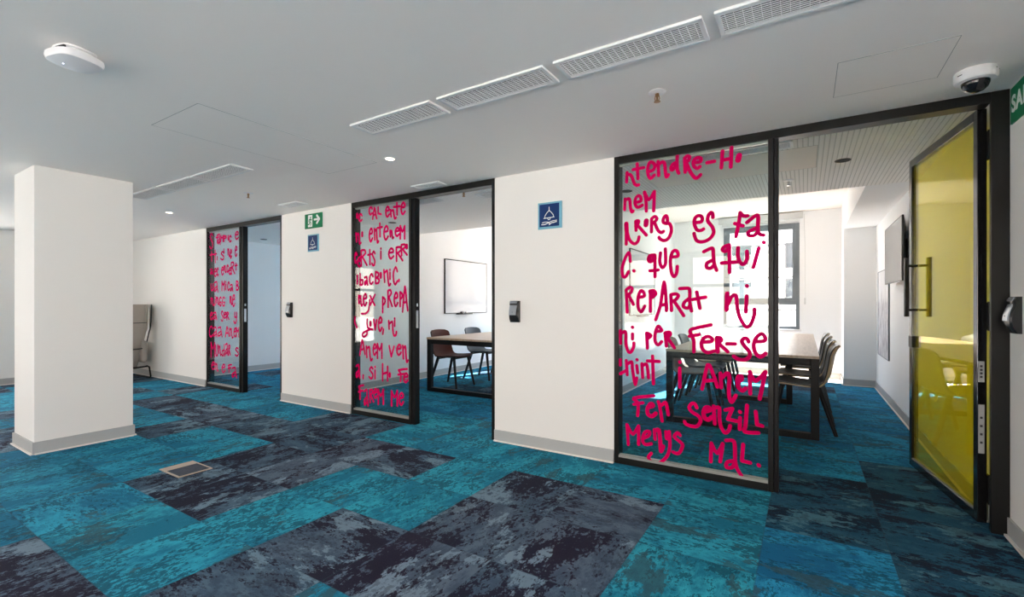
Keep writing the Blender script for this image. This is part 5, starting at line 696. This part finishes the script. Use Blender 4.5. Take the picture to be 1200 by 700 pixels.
# ------------------------------------------------------------------ floor box
t = thing('floor_box', 'metal floor box with a carpeted lid, set in the carpet near the pillar', 'floor box', (-3.88, -1.823, 0))
f = MB().box(-0.152, 0.152, -0.112, -0.100, 0, 0.007).box(-0.152, 0.152, 0.100, 0.112, 0, 0.007).box(0.140, 0.152, -0.100, 0.100, 0, 0.007).box(-0.152, -0.144, -0.100, 0.100, 0, 0.007)
f.build('rim', 'box_metal', t, bevel=0.001)
MB().box(-0.144, -0.062, -0.100, 0.100, 0, 0.006).build('cable_flap', 'box_metal', t, bevel=0.001)
MB().box(-0.060, 0.140, -0.100, 0.100, 0, 0.0055).build('carpet_lid', 'box_carpet', t)

# ------------------------------------------------------------------ shell chairs
def chair(name, label, pad, shell, loc, rz, group):
    """local: faces +y, seat centre at the origin"""
    t = thing(name, label, 'chair', loc, rz, group)
    prof = [(0.225, 0.438), (0.205, 0.452), (0.14, 0.455), (0.02, 0.442), (-0.10, 0.436), (-0.175, 0.448), (-0.220, 0.490), (-0.243, 0.560), (-0.258, 0.650), (-0.272, 0.735), (-0.292, 0.795), (-0.322, 0.830)]
    L_ = [0]
    for p, q in zip(prof, prof[1:]): L_.append(L_[-1] + math.hypot(p[0] - q[0], p[1] - q[1]))
    def at(u):
        d = u * L_[-1]
        for i in range(len(L_) - 1):
            if d <= L_[i + 1] + 1e-9:
                f_ = (d - L_[i]) / (L_[i + 1] - L_[i]); return prof[i][0] + f_ * (prof[i + 1][0] - prof[i][0]), prof[i][1] + f_ * (prof[i + 1][1] - prof[i][1])
        return prof[-1]
    def surf(off, wsc):
        def fn(u, v):
            y, z = at(u); s_ = 2 * v - 1
            hw = (0.225 if u < 0.5 else 0.225 - 0.02 * (u - 0.5) / 0.5) * wsc
            cap = min(u, 1 - u) * L_[-1]
            if cap < 0.05: hw *= 1 - 0.30 * (1 - cap / 0.05) ** 2
            curve = 0.030 * s_ * s_
            if u < 0.5: z += curve * 0.4
            else: y += curve
            return (s_ * hw, y, z)
        return fn
    MB().sheet(surf(0, 0.965), 30, 10, -0.013).build('shell', shell, t, smooth=True)
    MB().sheet(surf(0, 1.0), 30, 10, 0.010).build('seat_pad', pad, t, smooth=True)
    for sx_ in (-1, 1):
        MB().bar((sx_ * 0.165, 0.150, 0.440), (sx_ * 0.215, 0.235, 0.0), 0.022, 0.016).build('leg', 'black', t, smooth=True)
        MB().bar((sx_ * 0.165, -0.150, 0.432), (sx_ * 0.215, -0.285, 0.0), 0.023, 0.017).build('leg', 'black', t, smooth=True)
    MB().box(-0.165, 0.165, 0.125, 0.155, 0.415, 0.432).box(-0.165, 0.165, -0.155, -0.125, 0.405, 0.424).box(-0.018, 0.018, -0.125, 0.125, 0.410, 0.428).build('underframe', 'black', t, bevel=0.002)
    return t
def recolor(root, part, m):
    for c in kids(root):
        if c.name.startswith(part):
            c.data = c.data.copy(); c.data.materials[0] = M[m]
G1 = 'chairs along the right side of the near meeting table'
ch = chair('meeting_chair', 'black tan-backed chair at the near right corner of the big table', 'pad_black', 'tan', (-0.045, 1.98, 0), PI / 2, G1)
R_LAB = ['black tan-backed chair second from the door on the big table, right side', 'black tan-backed chair third from the door on the big table, right side', 'black tan-backed chair farthest back on the big table, right side']
for lb, y in zip(R_LAB, (2.68, 3.50, 4.20)): dup(ch, lb, (-0.045, y, 0))
G2 = 'chairs along the left side of the near meeting table'
c0 = dup(ch, 'grey chair nearest on the left side of the big table, behind the lettered glass', (-1.08, 2.22, 0), -PI / 2); c0['group'] = G2
recolor(c0, 'shell', 'shell_black'); recolor(c0, 'seat_pad', 'pad_taupe')
L_LAB = [('blue grey chair second on the left side of the big table, behind the lettered glass', 'pad_blue'), ('tan chair third on the left side of the big table, behind the lettered glass', 'tan'), ('light chair farthest on the left side of the big table, by the window', 'pad_light')]
for (lb, pm), y in zip(L_LAB, (2.88, 3.52, 4.22)):
    c1 = dup(c0, lb, (-1.08, y, 0)); recolor(c1, 'seat_pad', pm)
G3 = 'chairs around the table of the whiteboard room'
c2 = dup(c0, 'brown leather chair at the near end of the whiteboard room table', (-4.50, 2.03, 0), -PI / 2); c2['group'] = G3; recolor(c2, 'seat_pad', 'pad_brown')
c3 = dup(c0, 'blue grey chair behind the brown one in the whiteboard room', (-4.50, 2.86, 0), -PI / 2); c3['group'] = G3; recolor(c3, 'seat_pad', 'pad_blue')
c4 = dup(c0, 'dark chair mostly hidden by the jamb, farthest in the whiteboard room', (-4.50, 3.66, 0), -PI / 2); c4['group'] = G3; recolor(c4, 'seat_pad', 'pad_black')

# ------------------------------------------------------------------ meeting tables
def table(x0, x1, y0, y1, loops, label, h=0.757):
    t = thing('meeting_table', label, 'table', ((x0 + x1) / 2, (y0 + y1) / 2, 0)); a, b = (x1 - x0) / 2, (y1 - y0) / 2
    MB().box(-a, a, -b, b, h - 0.026, h).build('tabletop', 'oak', t, bevel=0.003)
    for yl, ins in loops:
        y = yl - (y0 + y1) / 2; p, q = -a + ins, a - ins
        MB().box(p, p + 0.065, y, y + 0.065, 0, h - 0.026).box(q - 0.065, q, y, y + 0.065, 0, h - 0.026).box(p + 0.065, q - 0.065, y, y + 0.065, 0, 0.055).box(p + 0.065, q - 0.065, y, y + 0.065, h - 0.09, h - 0.026).build('leg_frame', 'black', t, bevel=0.003)
    f = MB()
    for x in (-a + 0.25, a - 0.29): f.box(x, x + 0.04, -b + 0.10, b - 0.10, h - 0.08, h - 0.027)
    f.build('rail', 'black', t); return t
table(-1.235, 0.105, 1.515, 5.25, [(1.525, 0.0), (3.16, 0.24), (5.17, 0.0)], 'long light oak meeting table on black loop legs, behind the large lettered glass')
table(-4.53, -3.15, 1.475, 4.6, [(1.485, 0.0), (4.52, 0.0)], 'light oak table on black loop legs in the whiteboard room')

# ------------------------------------------------------------------ things in the rooms
t = thing('wall_television', 'large wall television seen edge on, beside the yellow door', 'television', (0.875, 2.86, 1.765))
MB().loft([[(x, s1 * 0.565 * sc, s2 * 0.315 * sc) for s1, s2 in ((-1, -1), (1, -1), (1, 1), (-1, 1))] for x, sc in ((-0.095, 1.0), (-0.080, 1.0), (-0.045, 0.72), (-0.040, 0.70))]).build('casing', 'shell_black', t)
MB().box(-0.0968, -0.0955, -0.555, 0.555, -0.305, 0.305).build('screen', 'tv', t)
MB().box(-0.045, 0.0, -0.2, 0.2, -0.12, 0.12).build('wall_bracket', 'black', t)
t = thing('poster', 'grey skyline poster low on the wall under the television', 'poster', (0.875, 4.33, 0))
MB().box(-0.012, 0.0, -0.475, 0.475, 0.535, 1.66).build('print', 'poster', t)
MB().box(-0.016, 0.0, -0.487, -0.475, 0.525, 1.67).box(-0.016, 0.0, 0.475, 0.487, 0.525, 1.67).box(-0.016, 0.0, -0.475, 0.475, 0.525, 0.535).box(-0.016, 0.0, -0.475, 0.475, 1.66, 1.67).build('frame', 'grey_frame', t)
def whiteboard(label, loc):
    t = thing('whiteboard', label, 'whiteboard', loc)
    MB().box(0.0, 0.016, -0.62, 0.62, -0.47, 0.47).build('board', 'whiteboard', t)
    MB().box(0, 0.022, -0.632, -0.62, -0.482, 0.482).box(0, 0.022, 0.62, 0.632, -0.482, 0.482).box(0, 0.022, -0.62, 0.62, 0.47, 0.482).box(0, 0.022, -0.62, 0.62, -0.482, -0.47).build('frame', 'black', t)
    MB().box(0, 0.075, -0.30, 0.10, -0.500, -0.4848).build('pen_tray', 'black', t, bevel=0.003)
    return t
whiteboard('black framed whiteboard on the middle room wall', (-5.35, 3.45, 1.54))
whiteboard('whiteboard on the left wall of the near room, seen through the large lettered glass', (-2.12, 3.66, 1.54))
tag(MB().box(-0.022, 0.022, -0.065, 0.065, 0, 0.035).build('board_eraser', 'reader_black', bevel=0.006, loc=(-5.302, 3.30, 1.0556)), 'small dark eraser on the tray under the whiteboard', 'eraser')
t = thing('roller_blind', 'rolled up white blind cassette above the near room window', 'window blind', (-0.68, YF, 2.68))
MB().box(-0.655, 0.645, -0.085, -0.002, -0.02, 0.085).build('cassette', 'blind', t, bevel=0.006)
MB().box(-0.60, 0.60, -0.055, -0.03, -0.065, -0.02).build('bottom_bar', 'blind', t, bevel=0.004)
MB().tube([(0.66, -0.05, 0.05), (0.672, -0.04, -0.5), (0.672, -0.04, -1.35)], 0.004).build('pull_chain', 'blind', t)
MB().box(0.66, 0.684, -0.05, -0.03, -1.46, -1.35).build('chain_weight', 'blind', t)

# wing armchair against the far wall, seen from behind
t = thing('wing_armchair', 'tall grey wing armchair with black piping and legs, half hidden by the pillar', 'armchair', (-9.55, -0.52, 0), math.radians(3))
# local: faces -x; back panel near x = +0.33
def backf(u, v):
    z = 0.15 + 1.07 * u; s_ = 2 * v - 1
    hw = 0.27 + 0.095 * max(0, min(1, u / 0.6))
    x = 0.36 + 0.06 * math.sin(u * 1.2) - 0.10 * abs(s_) ** 3 - 0.07 * (1 - u) ** 2
    return (x, s_ * hw, z)
MB().sheet(backf, 22, 18, 0.05).build('backrest', 'fabric', t, smooth=True)
def wing_edge(z):
    k_ = max(0.0, min(1.0, (z - 0.76) / 0.08)); k_ = k_ * k_ * (3 - 2 * k_)
    return 0.045 + 0.030 * (z - 0.15) + 0.050 * k_
for sg in (-1, 1):
    def wing(u, v, sg=sg):
        bx_, by_, z = backf(u, 1.0 if sg > 0 else 0.0); w_ = wing_edge(z)
        return (bx_ + 0.02 - 1.9 * w_ * v * v - 0.3 * w_ * v, by_ + sg * w_ * v, z)
    MB().sheet(wing, 40, 8, 0.035 * sg).build('wing', 'fabric', t, smooth=True)
    MB().tube([(p.x + 0.020, p.y + sg * 0.036, p.z) for p in [Vector(wing(0.30 + 0.70 * q / 30, 0.55 if q > 17 else 0.75)) for q in range(31)]], 0.009).build('piping', 'piping', t, smooth=True)
    MB().tube([(0.36, sg * 0.355, 0.21), (0.385, sg * 0.385, 0.19), (0.40, sg * 0.40, 0.03), (0.38, sg * 0.40, 0.012), (-0.36, sg * 0.40, 0.012), (-0.38, sg * 0.40, 0.03), (-0.33, sg * 0.33, 0.28)], 0.012).build('leg_frame', 'black', t, smooth=True)
MB().tube([backf(0.32, j / 12) for j in range(13)], 0.007).tube([(p[0] + 0.047, p[1], p[2]) for p in [backf(0.32, j / 12) for j in range(13)]], 0.009).build('piping', 'piping', t, smooth=True)
MB().tube([(p[0] + 0.047, p[1], p[2]) for p in [backf(0.72, j / 12) for j in range(13)]], 0.005).build('piping', 'piping', t, smooth=True)
MB().tube([(0.36, -0.36, 0.20), (0.43, -0.2, 0.20), (0.43, 0.2, 0.20), (0.36, 0.36, 0.20)], 0.012).build('leg_frame', 'black', t, smooth=True)
def rbox(x0, x1, y0, y1, z0, z1): return MB().box(x0, x1, y0, y1, z0, z1)
rbox(-0.36, 0.28, -0.30, 0.30, 0.28, 0.46).build('seat_cushion', 'fabric', t, bevel=0.05)
for sg in (-1, 1): rbox(-0.34, 0.30, sg * 0.36 - 0.05, sg * 0.36 + 0.05, 0.26, 0.62).build('armrest', 'fabric', t, bevel=0.04)

# ------------------------------------------------------------------ outside
struct(MB().box(-30, 30, 6.0, 30, -0.3, -0.1).build('ground_courtyard', 'outside'))
struct(MB().box(-40, 30, -30, -7.2, -0.3, -0.1).box(-40, -10.5, -7.2, 0, -0.3, -0.1).box(5.2, 30, -7.2, 0, -0.3, -0.1).build('ground_street', 'outside'))
t = thing('apartment_building', 'pale apartment building outside the near room window', 'building', (-1.0, 13, 0))
MB().box(-9, 6, 0.0, 3, -0.1, 4.6).build('wall', 'facade', t)
g_ = MB()
for z in (1.05, 2.05, 3.05, 4.05): g_.box(-9, 6, -0.012, 0.0, z - 0.02, z + 0.02)
g_.build('groove_band', 'facade_grey', t)
for x in (-7.3, -5.1, -2.9, -0.72, 0.75, 2.9, 5.0):
    for z in (1.25, 2.35, 3.45):
        if z == 3.45: continue
        f = MB().box(x - 0.28, x - 0.24, -0.03, 0, z, z + 0.75).box(x + 0.24, x + 0.28, -0.03, 0, z, z + 0.75).box(x - 0.24, x + 0.24, -0.03, 0, z + 0.71, z + 0.75).box(x - 0.28, x + 0.28, -0.06, 0, z - 0.03, z).build('window', 'facade_grey', t)
        MB().box(x - 0.24, x + 0.24, -0.008, 0, z, z + 0.71).build('pane', 'facade_glass', f)
